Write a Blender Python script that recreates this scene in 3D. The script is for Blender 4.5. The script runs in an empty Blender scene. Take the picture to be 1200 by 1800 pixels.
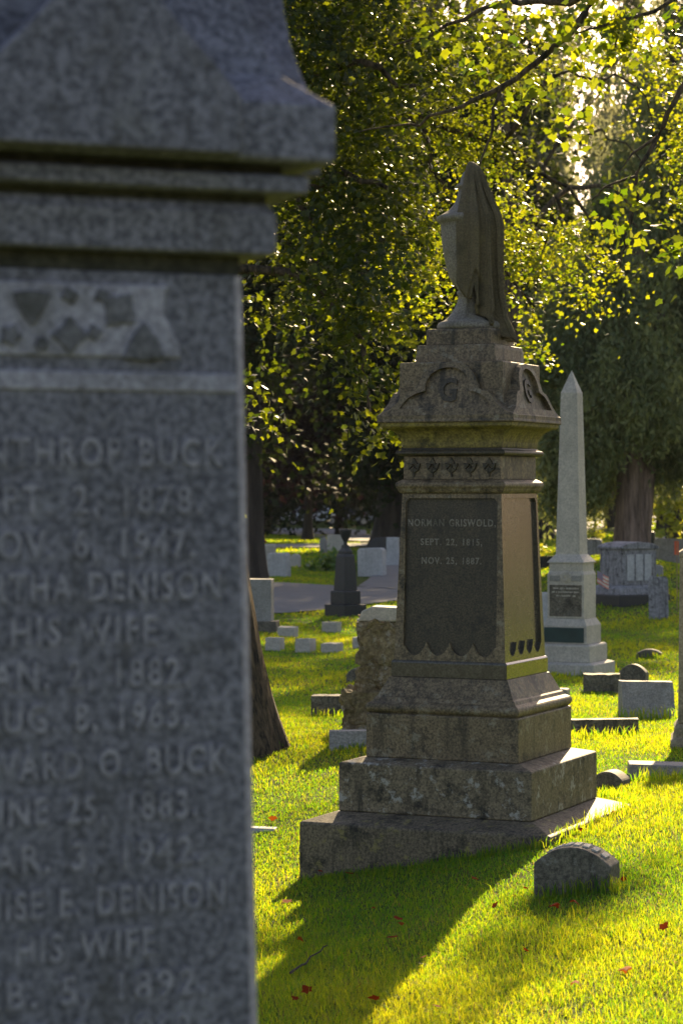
import bpy, bmesh, math, random
import numpy as np
from mathutils import Vector, Matrix, noise
R = math.radians
random.seed(7); RNG = np.random.default_rng(11)
scene = bpy.context.scene
COL = scene.collection

# ------------------------------------------------------------------ camera, sky, sun, exposure
F = 4250.0; HZ = 860.0                      # focal length in photo pixels, horizon row of the photo
cam = bpy.data.cameras.new('camera'); camo = bpy.data.objects.new('camera', cam); COL.objects.link(camo)
camo.location = (0, 0, 0); camo.rotation_euler = (R(90), 0, 0)
cam.sensor_fit = 'VERTICAL'; cam.sensor_height = 36; cam.sensor_width = 24
cam.lens = 36*F/1800; cam.shift_y = (HZ-900)/1800
cam.clip_start = 0.1; cam.clip_end = 3000
cam.dof.use_dof = True; cam.dof.focus_distance = 14.2; cam.dof.aperture_fstop = 5.6
scene.camera = camo
SUN_AZ, SUN_EL = 12.0, 24.0                 # right of the view direction, above the horizon
w = bpy.data.worlds.new('World'); scene.world = w; w.use_nodes = True
nt = w.node_tree; nt.nodes.clear()
sky = nt.nodes.new('ShaderNodeTexSky'); sky.sky_type = 'NISHITA'; sky.sun_disc = False
sky.sun_elevation = R(SUN_EL); sky.sun_rotation = R(SUN_AZ); sky.air_density = 1.0; sky.dust_density = 1.5; sky.ozone_density = 2.0
bg = nt.nodes.new('ShaderNodeBackground'); bg.inputs[1].default_value = 0.075
out = nt.nodes.new('ShaderNodeOutputWorld')
tint = nt.nodes.new('ShaderNodeMix'); tint.data_type = 'RGBA'; tint.blend_type = 'MULTIPLY'; tint.inputs[0].default_value = 1
tint.inputs[7].default_value = (1.14, .94, .84, 1)       # the milky sky of a hazy autumn evening
nt.links.new(sky.outputs[0], tint.inputs[6]); nt.links.new(tint.outputs[2], bg.inputs[0]); nt.links.new(bg.outputs[0], out.inputs[0])
sl = bpy.data.lights.new('sun', 'SUN'); sl.energy = 5.0; sl.angle = R(0.5); sl.color = (1.0, 0.77, 0.44)
so = bpy.data.objects.new('sun', sl); COL.objects.link(so)
sd = Vector((math.sin(R(SUN_AZ))*math.cos(R(SUN_EL)), math.cos(R(SUN_AZ))*math.cos(R(SUN_EL)), math.sin(R(SUN_EL))))
so.rotation_euler = sd.to_track_quat('Z', 'Y').to_euler(); so.location = sd*200
scene.view_settings.view_transform = 'Standard'; scene.view_settings.look = 'None'
scene.view_settings.exposure = 1.5; scene.view_settings.gamma = 1
scene.cycles.max_bounces = 8; scene.cycles.transmission_bounces = 6; scene.cycles.diffuse_bounces = 4

def W(px, py, Y):                            # photo pixel at distance Y -> point of the place
    return Vector(((px-600)/F*Y, Y, -(py-HZ)/F*Y))

# ------------------------------------------------------------------ terrain
CP = [(0,0,-1.7),(-3,0,-1.95),(4,0,-1.3),(-1,4.3,-1.85),(2,5,-1.65),(-3,5,-2.1),(4,9,-1.35),(-3,10,-2.6),(-4,15,-2.75),(6,15,-1.5),
      (-.35,10,-2.26),(.4,9.6,-2.12),(1.4,9.5,-1.95),(2.6,12,-1.75),(-30,0,-3),(30,0,0.2),(-30,30,-3.2),(30,30,-1.0),(14,20,-1.6),(-8,25,-2.6)]
for px, py, Y in [(525,1550,14.6),(967,1484,13.95),(1115,1420,15.4),(700,1530,14.3),(945,1577,12.3),(1090,1562,12.15),(1185,1312,20),(1150,1366,17.5),
      (1135,1262,24),(1055,1213,27),(1112,1205,28.5),(1020,1190,31),(1140,1157,34),(1060,1293,22),(1100,1064,46),(1157,1088,42),(1105,972,58),
      (1175,992,62),(1170,945,95),(1170,906,150),(470,1322,20),(645,1287,21),(610,1315,19.5),(578,1257,24),(622,1200,29),(583,1147,36),
      (483,1143,36.5),(506,1120,40),(583,1112,42),(465,1110,41),(607,1081,47),(480,1081,48),(690,1059,53),(480,1023,66),(690,1034,61),
      (494,1013,70),(656,1013,70),(480,960,105),(660,958,105),(480,936,145),(660,936,145),(560,915,200),(900,930,150),(850,1020,62),(850,1150,33)]:
    p = W(px, py, Y); CP.append((p.x, p.y, p.z))
for x in (-250,-60,60,250):
    CP.append((x, 200, -2.8 if x < 0 else -1.2)); CP.append((x, 480, -2.5))
CP = np.array(CP, float)
def _uv(x, y): return np.stack([2.2*np.arcsinh(6*np.asarray(x, float)/(np.asarray(y, float)+6))/1.0*.45, np.log(np.maximum(np.asarray(y, float)+6, .5))], -1)
def _k(d): return np.where(d > 0, d*d*np.log(np.maximum(d, 1e-9)), 0)
_P = _uv(CP[:,0], CP[:,1]); _n = len(_P)
_D = np.linalg.norm(_P[:,None]-_P[None], axis=-1)
_A = np.zeros((_n+3, _n+3)); _A[:_n,:_n] = _k(_D)+np.eye(_n)*0.004
_A[:_n,_n] = 1; _A[:_n,_n+1:] = _P; _A[_n,:_n] = 1; _A[_n+1:,:_n] = _P.T
_w = np.linalg.solve(_A, np.concatenate([CP[:,2], np.zeros(3)]))
def gz(x, y):
    p = _uv(x, y); sh = p.shape[:-1]; p = p.reshape(-1, 2); o = np.empty(len(p))
    for i in range(0, len(p), 20000):
        q = p[i:i+20000]; d = np.linalg.norm(q[:,None]-_P[None], axis=-1)
        o[i:i+20000] = _k(d)@_w[:_n]+_w[_n]+q@_w[_n+1:]
    o = np.clip(o, -4.5, 2.5)
    return float(o[0]) if sh == () else o.reshape(sh)

# ------------------------------------------------------------------ materials
def mat(name):
    m = bpy.data.materials.new(name); m.use_nodes = True; t = m.node_tree; t.nodes.clear()
    o = t.nodes.new('ShaderNodeOutputMaterial'); return m, t, o
def N(t, kind, **kw):
    n = t.nodes.new(kind)
    for k, v in kw.items():
        if k.startswith('i_'): n.inputs[k[2:].replace('_', ' ')].default_value = v
        else: setattr(n, k, v)
    return n
def ramp(t, src, stops):
    r = t.nodes.new('ShaderNodeValToRGB'); e = r.color_ramp.elements
    while len(e) < len(stops): e.new(0.5)
    for el, (p, c) in zip(e, stops): el.position = p; el.color = (c, c, c, 1) if not hasattr(c, '__len__') else (*c, 1)
    t.links.new(src, r.inputs[0]); return r.outputs[0]
def mix(t, fac, a, b, mode='MIX'):
    n = t.nodes.new('ShaderNodeMix'); n.data_type = 'RGBA'; n.blend_type = mode
    for s, v in ((0, fac), (6, a), (7, b)):
        if hasattr(v, 'links') or hasattr(v, 'is_linked'): t.links.new(v, n.inputs[s])
        elif hasattr(v, '__len__'): n.inputs[s].default_value = (*v, 1)
        else: n.inputs[s].default_value = v
    return n.outputs[2]
def granite(name, light, dark, speck=90, stain=(.03,.03,.025), stain_amt=.5, streak=True, rough=.75, lichen=None, lich_amt=.4, bump=.25, contrast=1.0, ior=1.5):
    m, t, o = mat(name); L = t.links.new
    tc = N(t, 'ShaderNodeTexCoord')
    n1 = N(t, 'ShaderNodeTexNoise', i_Scale=speck, i_Detail=3.0, i_Roughness=.65); L(tc.outputs['Object'], n1.inputs[0])
    a = .5-.14/contrast; b = .5+.14/contrast
    c = mix(t, ramp(t, n1.outputs[0], [(a, 0.), (b, 1.)]), dark, light)
    v = N(t, 'ShaderNodeTexVoronoi', i_Scale=speck*1.7); L(tc.outputs['Object'], v.inputs[0])
    c = mix(t, ramp(t, v.outputs[0], [(.16, .55), (.3, 0.)]), c, tuple(x*.35 for x in dark))
    n2 = N(t, 'ShaderNodeTexNoise', i_Scale=2.2, i_Detail=6.0, i_Roughness=.65); L(tc.outputs['Object'], n2.inputs[0])
    c = mix(t, ramp(t, n2.outputs[0], [(.35, .75), (.7, 1.25)]), (0,0,0), c, 'MIX') if False else mix(t, 1.0, c, ramp(t, n2.outputs[0], [(.3, .72), (.7, 1.0)]), 'MULTIPLY')
    if streak:
        mp = N(t, 'ShaderNodeMapping'); mp.inputs['Scale'].default_value = (9, 9, .9); L(tc.outputs['Object'], mp.inputs[0])
        n3 = N(t, 'ShaderNodeTexNoise', i_Scale=1.3, i_Detail=5.0, i_Roughness=.7); L(mp.outputs[0], n3.inputs[0])
        c = mix(t, ramp(t, n3.outputs[0], [(.51, 0.), (.69, stain_amt*.8)]), c, stain)
    n5 = N(t, 'ShaderNodeTexNoise', i_Scale=7.0, i_Detail=8.0, i_Roughness=.75); L(tc.outputs['Object'], n5.inputs[0])
    c = mix(t, ramp(t, n5.outputs[0], [(.52, 0.), (.66, stain_amt)]), c, stain)
    if lichen:
        n4 = N(t, 'ShaderNodeTexNoise', i_Scale=11.0, i_Detail=9.0, i_Roughness=.72); mp = N(t, 'ShaderNodeMapping'); mp.inputs['Location'].default_value = (7,3,5)
        L(tc.outputs['Object'], mp.inputs[0]); L(mp.outputs[0], n4.inputs[0])
        c = mix(t, ramp(t, n4.outputs[0], [(.56, 0.), (.62, lich_amt)]), c, lichen)
    p = N(t, 'ShaderNodeBsdfPrincipled', i_Roughness=rough); p.inputs['IOR'].default_value = ior
    L(c, p.inputs['Base Color'])
    if bump:
        bn = N(t, 'ShaderNodeBump', i_Strength=bump, i_Distance=.004); L(n1.outputs[0], bn.inputs['Height']); L(bn.outputs[0], p.inputs['Normal'])
    L(p.outputs[0], o.inputs[0]); return m
def plain(name, col, rough=.6, metal=0, spec=.5, nscale=None, var=.3):
    m, t, o = mat(name); p = N(t, 'ShaderNodeBsdfPrincipled', i_Roughness=rough, i_Metallic=metal)
    p.inputs['Specular IOR Level'].default_value = spec
    tc = N(t, 'ShaderNodeTexCoord'); n1 = N(t, 'ShaderNodeTexNoise', i_Scale=nscale or 8.0, i_Detail=5.0); t.links.new(tc.outputs['Object'], n1.inputs[0])
    c = mix(t, ramp(t, n1.outputs[0], [(.3, 0.), (.7, 1.)]), tuple(x*(1-var) for x in col), col)
    t.links.new(c, p.inputs['Base Color']); t.links.new(p.outputs[0], o.inputs[0]); return m
def leafmat(name, c1, c2, t1, t2, trans=.5, rough=.45, spec=.5):
    """front colours c1..c2, transmitted colours t1..t2, varied leaf by leaf through the 'tint' attribute"""
    m, t, o = mat(name); L = t.links.new
    at = N(t, 'ShaderNodeAttribute', attribute_name='tint')
    ca = mix(t, at.outputs['Fac'], c1, c2); ct = mix(t, at.outputs['Fac'], t1, t2)
    p = N(t, 'ShaderNodeBsdfPrincipled', i_Roughness=rough); p.inputs['Specular IOR Level'].default_value = spec; L(ca, p.inputs['Base Color'])
    tr = N(t, 'ShaderNodeBsdfTranslucent'); L(ct, tr.inputs[0])
    ms = N(t, 'ShaderNodeMixShader', i_Fac=trans); L(p.outputs[0], ms.inputs[1]); L(tr.outputs[0], ms.inputs[2]); L(ms.outputs[0], o.inputs[0]); return m
def barkmat(name, a, b, sc=14):
    m, t, o = mat(name); L = t.links.new
    tc = N(t, 'ShaderNodeTexCoord'); mp = N(t, 'ShaderNodeMapping'); mp.inputs['Scale'].default_value = (1, 1, .12); L(tc.outputs['Object'], mp.inputs[0])
    n1 = N(t, 'ShaderNodeTexNoise', i_Scale=sc, i_Detail=6.0, i_Roughness=.7); L(mp.outputs[0], n1.inputs[0])
    c = mix(t, ramp(t, n1.outputs[0], [(.38, 0.), (.62, 1.)]), a, b)
    p = N(t, 'ShaderNodeBsdfPrincipled', i_Roughness=.9); L(c, p.inputs['Base Color'])
    bn = N(t, 'ShaderNodeBump', i_Strength=1.0, i_Distance=.04); L(n1.outputs[0], bn.inputs['Height']); L(bn.outputs[0], p.inputs['Normal'])
    L(p.outputs[0], o.inputs[0]); return m

M = {}
M['blue_granite'] = granite('blue_granite', (.26,.255,.31), (.085,.085,.11), 72, (.065,.06,.055), .6, True, .7, bump=.5, contrast=1.15, lichen=(.30,.30,.33), lich_amt=.35)
M['blue_letter'] = granite('blue_letter', (.40,.385,.44), (.22,.215,.255), 50, (.17,.165,.185), .8, False, .8, contrast=1.2)
M['blue_tooled_lit_edge'] = granite('blue_tooled_lit_edge', (.46,.45,.53), (.26,.25,.30), 60, (.13,.125,.13), .6, False, .85, bump=.5)  # tooled relief; on the shaft arrises it stands in for sky light
M['brown_granite'] = granite('brown_granite', (.29,.215,.125), (.085,.061,.033), 65, (.010,.009,.007), 1.0, True, .6, lichen=(.30,.27,.2), lich_amt=.55)
M['mossy_granite'] = granite('mossy_granite', (.33,.26,.07), (.14,.11,.03), 60, (.022,.02,.010), .85, True, .7, lichen=(.36,.30,.06), lich_amt=.5)
M['dark_panel'] = granite('dark_panel', (.105,.080,.046), (.020,.016,.009), 95, (.014,.012,.008), .75, True, .55, bump=.3)
M['polished'] = granite('polished', (.13,.115,.09), (.06,.052,.04), 70, (.04,.036,.028), .75, True, .17, bump=.12, ior=1.6)
M['step_granite'] = granite('step_granite', (.30,.235,.15), (.095,.074,.047), 75, (.012,.011,.009), 1.0, True, .7, lichen=(.42,.41,.38), lich_amt=.7)
M['slab_granite'] = granite('slab_granite', (.25,.195,.13), (.075,.058,.038), 60, (.010,.010,.008), 1.0, True, .7, lichen=(.32,.27,.08), lich_amt=.5)
M['worn_letter'] = granite('worn_letter', (.33,.30,.25), (.17,.15,.12), 120, (.09,.08,.06), .8, False, .8)
M['urn_stone'] = granite('urn_stone', (.33,.295,.24), (.16,.14,.11), 90, (.08,.072,.055), .6, True, .75, lichen=(.2,.18,.08), lich_amt=.4)
M['cloth_stone'] = granite('cloth_stone', (.20,.158,.085), (.08,.062,.032), 90, (.035,.03,.015), .6, True, .85, lichen=(.2,.17,.06), lich_amt=.25, contrast=.6)
M['grey_granite'] = granite('grey_granite', (.44,.42,.40), (.24,.23,.22), 60, (.12,.11,.10), .5, True, .75)
M['pale_granite'] = granite('pale_granite', (.66,.60,.53), (.46,.42,.37), 40, (.25,.24,.22), .4, True, .7)
M['white_marble'] = granite('white_marble', (.66,.65,.66), (.48,.47,.49), 25, (.28,.27,.27), .5, True, .7)
M['dark_granite'] = granite('dark_granite', (.055,.053,.055), (.02,.02,.022), 60, (.02,.02,.02), .6, True, .5)
M['stained_marble'] = granite('stained_marble', (.42,.40,.42), (.24,.23,.25), 25, (.03,.028,.03), .95, True, .75)
M['rock'] = granite('rock', (.36,.29,.17), (.17,.13,.075), 30, (.06,.045,.025), .8, False, .9, lichen=(.46,.44,.40), lich_amt=.5, bump=.6)
M['marker_granite'] = granite('marker_granite', (.235,.205,.16), (.075,.066,.052), 55, (.022,.02,.017), .9, True, .75, lichen=(.36,.35,.32), lich_amt=.4)
M['warm_pillar'] = granite('warm_pillar', (.52,.44,.31), (.30,.25,.17), 50, (.08,.065,.04), .5, True, .75)
M['blue_dark'] = granite('blue_dark', (.22,.215,.245), (.095,.095,.11), 60, (.05,.048,.04), .7, True, .75)
M['recess_stain_shade'] = granite('recess_stain_shade', (.085,.08,.06), (.03,.03,.02), 50, (.012,.012,.008), .8, True, .85)  # black stain and the shade under the overhangs, both in the colour
M['letter_white'] = plain('letter_white', (.7,.68,.64), .7)
M['bronze'] = plain('bronze', (.03,.06,.07), .35, .6)
M['bark_dark'] = barkmat('bark_dark', (.006,.0045,.003), (.15,.105,.062), 22)
M['bark_far'] = barkmat('bark_far', (.015,.012,.01), (.05,.04,.032), 5)
M['bark_cedar'] = barkmat('bark_cedar', (.07,.048,.038), (.30,.205,.165), 9)
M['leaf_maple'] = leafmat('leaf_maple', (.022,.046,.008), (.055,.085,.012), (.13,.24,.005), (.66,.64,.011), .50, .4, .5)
M['leaf_maple_shaded'] = leafmat('leaf_maple_shaded', (.010,.020,.007), (.026,.042,.009), (.06,.11,.005), (.42,.46,.008), .38, .42, .3)  # maple leaf again, darkened: the crown's shade put into the colour
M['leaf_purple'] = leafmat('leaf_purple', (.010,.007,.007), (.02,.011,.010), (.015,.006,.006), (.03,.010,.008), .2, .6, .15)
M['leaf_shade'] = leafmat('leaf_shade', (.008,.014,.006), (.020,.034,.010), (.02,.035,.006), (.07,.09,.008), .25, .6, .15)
M['leaf_bush'] = leafmat('leaf_bush', (.04,.08,.02), (.08,.13,.03), (.4,.48,.02), (.7,.65,.03), .5)
M['leaf_orange'] = leafmat('leaf_orange', (.14,.05,.012), (.2,.09,.015), (.75,.22,.02), (.8,.42,.03), .5)
M['leaf_hosta'] = leafmat('leaf_hosta', (.05,.12,.03), (.09,.17,.04), (.15,.3,.02), (.3,.4,.03), .3)
M['leaf_fallen'] = leafmat('leaf_fallen', (.24,.03,.006), (.32,.08,.01), (.35,.035,.008), (.45,.11,.012), .35, .8, .1)
M['cedar'] = leafmat('cedar', (.075,.105,.06), (.25,.275,.13), (.16,.22,.06), (.62,.60,.16), .42, .6, .3)
M['pine'] = leafmat('pine', (.13,.15,.11), (.21,.22,.16), (.28,.31,.15), (.50,.48,.24), .42, .6, .3)
M['grass'] = leafmat('grass', (.045,.125,.014), (.10,.175,.024), (.26,.46,.008), (.82,.74,.012), .55, .55, .3)
m, t, o = mat('grass_blades'); at = N(t, 'ShaderNodeAttribute', attribute_name='tint')
ca = ramp(t, at.outputs['Fac'], [(.0, (.17,.125,.05)), (.10, (.10,.09,.03)), (.2, (.024,.115,.020)), (1., (.070,.165,.032))]); ct = ramp(t, at.outputs['Fac'], [(.0, (.50,.36,.10)), (.10, (.32,.27,.05)), (.2, (.22,.50,.008)), (1., (.92,.83,.012))])
p = N(t, 'ShaderNodeBsdfPrincipled', i_Roughness=.55); p.inputs['Specular IOR Level'].default_value = .3; t.links.new(ca, p.inputs['Base Color'])
tr = N(t, 'ShaderNodeBsdfTranslucent'); t.links.new(ct, tr.inputs[0]); ms = N(t, 'ShaderNodeMixShader', i_Fac=.55)
t.links.new(p.outputs[0], ms.inputs[1]); t.links.new(tr.outputs[0], ms.inputs[2]); t.links.new(ms.outputs[0], o.inputs[0]); M['grass'] = m
M['asphalt'] = plain('asphalt', (.16,.165,.172), .9, nscale=3, var=.25)
M['pale_road'] = plain('pale_road', (.20,.20,.21), .9, nscale=.6, var=.2)
M['concrete'] = plain('concrete', (.34,.33,.31), .9)
M['car_white'] = plain('car_white', (.72,.73,.76), .25); M['car_dark'] = plain('car_dark', (.03,.032,.04), .2); M['car_grey'] = plain('car_grey', (.25,.26,.28), .25)
M['glass'] = plain('glass', (.02,.025,.03), .05); M['tyre'] = plain('tyre', (.015,.015,.015), .9); M['rim'] = plain('rim', (.4,.4,.42), .3, .8); M['lamp'] = plain('lamp', (.8,.8,.78), .15); M['lamp_red'] = plain('lamp_red', (.35,.02,.02), .2)
M['hyd_red'] = plain('hyd_red', (.28,.03,.03), .5); M['hyd_yellow'] = plain('hyd_yellow', (.7,.45,.05), .5)
M['flag_white'] = plain('flag_white', (.78,.70,.68), .9); M['flag_red'] = plain('flag_red', (.68,.30,.28), .9); M['flag_blue'] = plain('flag_blue', (.35,.30,.40), .9); M['wood'] = plain('wood', (.35,.25,.13), .7)
M['orange'] = plain('orange', (.75,.12,.04), .6)
M['twig'] = plain('twig', (.06,.045,.03), .9); M['straw'] = plain('straw', (.45,.30,.10), .8)
M['pot'] = plain('pot', (.03,.03,.035), .6)

# ground
m, t, o = mat('lawn'); L = t.links.new
tc = N(t, 'ShaderNodeTexCoord')
n1 = N(t, 'ShaderNodeTexNoise', i_Scale=.9, i_Detail=8.0, i_Roughness=.7); L(tc.outputs['Object'], n1.inputs[0])
n2 = N(t, 'ShaderNodeTexNoise', i_Scale=22.0, i_Detail=4.0); L(tc.outputs['Object'], n2.inputs[0])
c = mix(t, ramp(t, n1.outputs[0], [(.35, 0.), (.65, 1.)]), (.05,.088,.012), (.12,.15,.03))
c = mix(t, ramp(t, n2.outputs[0], [(.4, 0.), (.7, .5)]), c, (.045,.04,.018))
p = N(t, 'ShaderNodeBsdfPrincipled', i_Roughness=1.0); p.inputs['Specular IOR Level'].default_value = .1; L(c, p.inputs['Base Color'])
bn = N(t, 'ShaderNodeBump', i_Strength=.8, i_Distance=.05); L(n2.outputs[0], bn.inputs['Height']); L(bn.outputs[0], p.inputs['Normal'])
L(p.outputs[0], o.inputs[0]); M['lawn'] = m

# ------------------------------------------------------------------ object helpers
def tag(o, label=None, cat=None, group=None, kind=None):
    if label: o['label'] = label
    if cat: o['category'] = cat
    if group: o['group'] = group
    if kind: o['kind'] = kind
    return o
def empty(name, loc, rz=0, label=None, cat=None, group=None):
    o = bpy.data.objects.new(name, None); o.empty_display_size = .2; COL.objects.link(o)
    o.location = loc; o.rotation_euler = (0, 0, rz); return tag(o, label, cat, group)
def link(name, me, mt, parent=None, bevel=0, smooth=False):
    o = bpy.data.objects.new(name, me); COL.objects.link(o)
    if mt is not None and not me.materials: me.materials.append(mt)
    if parent: o.parent = parent
    if bevel:
        b = o.modifiers.new('bevel', 'BEVEL'); b.width = bevel; b.segments = 2; b.limit_method = 'ANGLE'; b.angle_limit = R(28)
    if smooth:
        for p in me.polygons: p.use_smooth = True
    return o
def fast(name, V, Fc, mt, parent=None, tint=None, smooth=False):
    """V (n,3), Fc (m,k): one mesh from numpy arrays; tint: one value per vertex"""
    me = bpy.data.meshes.new(name); V = np.ascontiguousarray(V, np.float32); Fc = np.ascontiguousarray(Fc, np.int32)
    k = Fc.shape[1]; me.vertices.add(len(V)); me.vertices.foreach_set('co', V.ravel())
    me.loops.add(Fc.size); me.loops.foreach_set('vertex_index', Fc.ravel())
    me.polygons.add(len(Fc)); me.polygons.foreach_set('loop_start', np.arange(0, Fc.size, k, dtype=np.int32))
    if smooth: me.polygons.foreach_set('use_smooth', np.ones(len(Fc), bool))
    me.update(calc_edges=True); me.validate()
    if tint is not None:
        a = me.attributes.new('tint', 'FLOAT', 'POINT'); a.data.foreach_set('value', np.ascontiguousarray(tint, np.float32))
    return link(name, me, mt, parent)
class MB:
    def __init__(s): s.v = []; s.f = []
    def add(s, vs, fs):
        b = len(s.v); s.v += [tuple(v) for v in vs]; s.f += [tuple(i+b for i in f) for f in fs]; return s
    def box(s, x0, x1, y0, y1, z0, z1):
        return s.add([(x0,y0,z0),(x1,y0,z0),(x1,y1,z0),(x0,y1,z0),(x0,y0,z1),(x1,y0,z1),(x1,y1,z1),(x0,y1,z1)],
                     [(0,3,2,1),(4,5,6,7),(0,1,5,4),(1,2,6,5),(2,3,7,6),(3,0,4,7)])
    def loft(s, prof, ch=0.0, ky=1.0, caps=True):
        """stack of square rings (half width, z), corners cut by ch"""
        rings = []
        for h, z in prof:
            a = h; c = min(ch, h*.45)
            if c: q = [(-a+c,-a),(a-c,-a),(a,-a+c),(a,a-c),(a-c,a),(-a+c,a),(-a,a-c),(-a,-a+c)]
            else: q = [(-a,-a),(a,-a),(a,a),(-a,a)]
            rings.append([(x, y*ky, z) for x, y in q])
        n = len(rings[0]); vs = [p for r in rings for p in r]; fs = []
        for i in range(len(rings)-1):
            for j in range(n): fs.append((i*n+j, i*n+(j+1)%n, (i+1)*n+(j+1)%n, (i+1)*n+j))
        if caps: fs.append(tuple(range(n))[::-1]); fs.append(tuple(range((len(rings)-1)*n, len(rings)*n)))
        return s.add(vs, fs)
    def lathe(s, prof, n=32, c=(0,0,0)):
        vs = [(c[0]+r*math.cos(2*math.pi*j/n), c[1]+r*math.sin(2*math.pi*j/n), c[2]+z) for r, z in prof for j in range(n)]; fs = []
        for i in range(len(prof)-1):
            for j in range(n): fs.append((i*n+j, i*n+(j+1)%n, (i+1)*n+(j+1)%n, (i+1)*n+j))
        fs.append(tuple(range(n))[::-1]); fs.append(tuple(range((len(prof)-1)*n, len(prof)*n)))
        return s.add(vs, fs)
    def prism(s, outline, y0, y1):
        """outline: (x,z) counter-clockwise seen from -y"""
        n = len(outline); vs = [(x, y0, z) for x, z in outline]+[(x, y1, z) for x, z in outline]
        fs = [tuple(range(n)), tuple(range(n, 2*n))[::-1]]+[(j, n+j, n+(j+1)%n, (j+1)%n) for j in range(n)]
        return s.add(vs, fs)
    def tube(s, pts, rad, n=8, cap=True):
        pts = [Vector(p) for p in pts]; rings = []
        for i, p in enumerate(pts):
            d = (pts[min(i+1, len(pts)-1)]-pts[max(i-1, 0)]).normalized()
            a = d.cross(Vector((.31,.2,.93)) if abs(d.z) < .9 else Vector((1,.1,0))).normalized(); b = d.cross(a)
            r = rad[i] if hasattr(rad, '__len__') else rad
            rings.append([p+(a*math.cos(2*math.pi*j/n)+b*math.sin(2*math.pi*j/n))*r for j in range(n)])
        vs = [q for r in rings for q in r]; fs = []
        for i in range(len(rings)-1):
            for j in range(n): fs.append((i*n+j, i*n+(j+1)%n, (i+1)*n+(j+1)%n, (i+1)*n+j))
        if cap: fs.append(tuple(range(n))[::-1]); fs.append(tuple(range((len(rings)-1)*n, len(rings)*n)))
        return s.add(vs, fs)
    def build(s, name, mt, parent=None, bevel=0, smooth=False, z0=0):
        me = bpy.data.meshes.new(name); me.from_pydata([(x, y, z-z0) for x, y, z in s.v], [], s.f)
        bm = bmesh.new(); bm.from_mesh(me); bmesh.ops.recalc_face_normals(bm, faces=bm.faces); bm.to_mesh(me); bm.free(); me.update()
        return link(name, me, mt, parent, bevel, smooth)
def text_geo(body, cap, width=None, ext=.004, bold=.03):
    """letters as mesh data: centred on x, from z = 0 up to the cap height"""
    cu = bpy.data.curves.new('lettering', 'FONT'); cu.body = body; cu.align_x = 'CENTER'; cu.size = cap/0.70; cu.extrude = ext; cu.offset = cap*bold; cu.resolution_u = 3; cu.space_character = 1.22; cu.space_word = 1.3
    ob = bpy.data.objects.new('lettering', cu); COL.objects.link(ob)
    dg = bpy.context.evaluated_depsgraph_get(); dg.update()
    me = bpy.data.meshes.new_from_object(ob.evaluated_get(dg))
    vs = [tuple(v.co) for v in me.vertices]; fs = [tuple(p.vertices) for p in me.polygons]
    bpy.data.objects.remove(ob); bpy.data.curves.remove(cu); bpy.data.meshes.remove(me)
    if vs and width:
        x0 = min(v[0] for v in vs); x1 = max(v[0] for v in vs); k = width/(x1-x0); c0 = (x0+x1)/2
        vs = [((x-c0)*k, y, z) for x, y, z in vs]
    return vs, fs
def face_recess(mb, floor, outer, inner, hp, depth, rot):
    """a face of a four sided stone with a sunk panel: outer and inner loops are (s,z); hp(z) = distance of the face from the axis"""
    ca, sa = math.cos(rot), math.sin(rot)
    def P(sx, z, d): x, y = sx, -(hp(z)-d); return Vector((x*ca-y*sa, x*sa+y*ca, z))
    bm = bmesh.new()
    vo = [bm.verts.new(P(a, b, 0)) for a, b in outer]; vi = [bm.verts.new(P(a, b, 0)) for a, b in inner]
    es = [bm.edges.new((vo[i], vo[(i+1)%len(vo)])) for i in range(len(vo))]+[bm.edges.new((vi[i], vi[(i+1)%len(vi)])) for i in range(len(vi))]
    bmesh.ops.triangle_fill(bm, use_beauty=True, edges=es)
    bm.verts.index_update(); vs = [v.co.copy() for v in bm.verts]; fs = [tuple(v.index for v in f.verts) for f in bm.faces]; bm.free()
    mb.add(vs, fs)
    n = len(inner); a = [P(x, z, 0) for x, z in inner]; b = [P(x, z, depth) for x, z in inner]
    mb.add(a+b, [(j, (j+1)%n, n+(j+1)%n, n+j) for j in range(n)])
    floor.add(b, [tuple(range(n))])
    return P
def weather(o, amp, sc, sub=0):
    """small real unevenness of a stone"""
    me = o.data; bm = bmesh.new(); bm.from_mesh(me)
    if sub: bmesh.ops.subdivide_edges(bm, edges=bm.edges, cuts=sub, use_grid_fill=True)
    off = Vector((random.random()*50, random.random()*50, 0))
    for v in bm.verts: v.co += noise.noise_vector(v.co*sc+off)*amp+noise.noise_vector(v.co*sc*3.1+off)*amp*.4
    bm.to_mesh(me); bm.free(); me.update()

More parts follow.
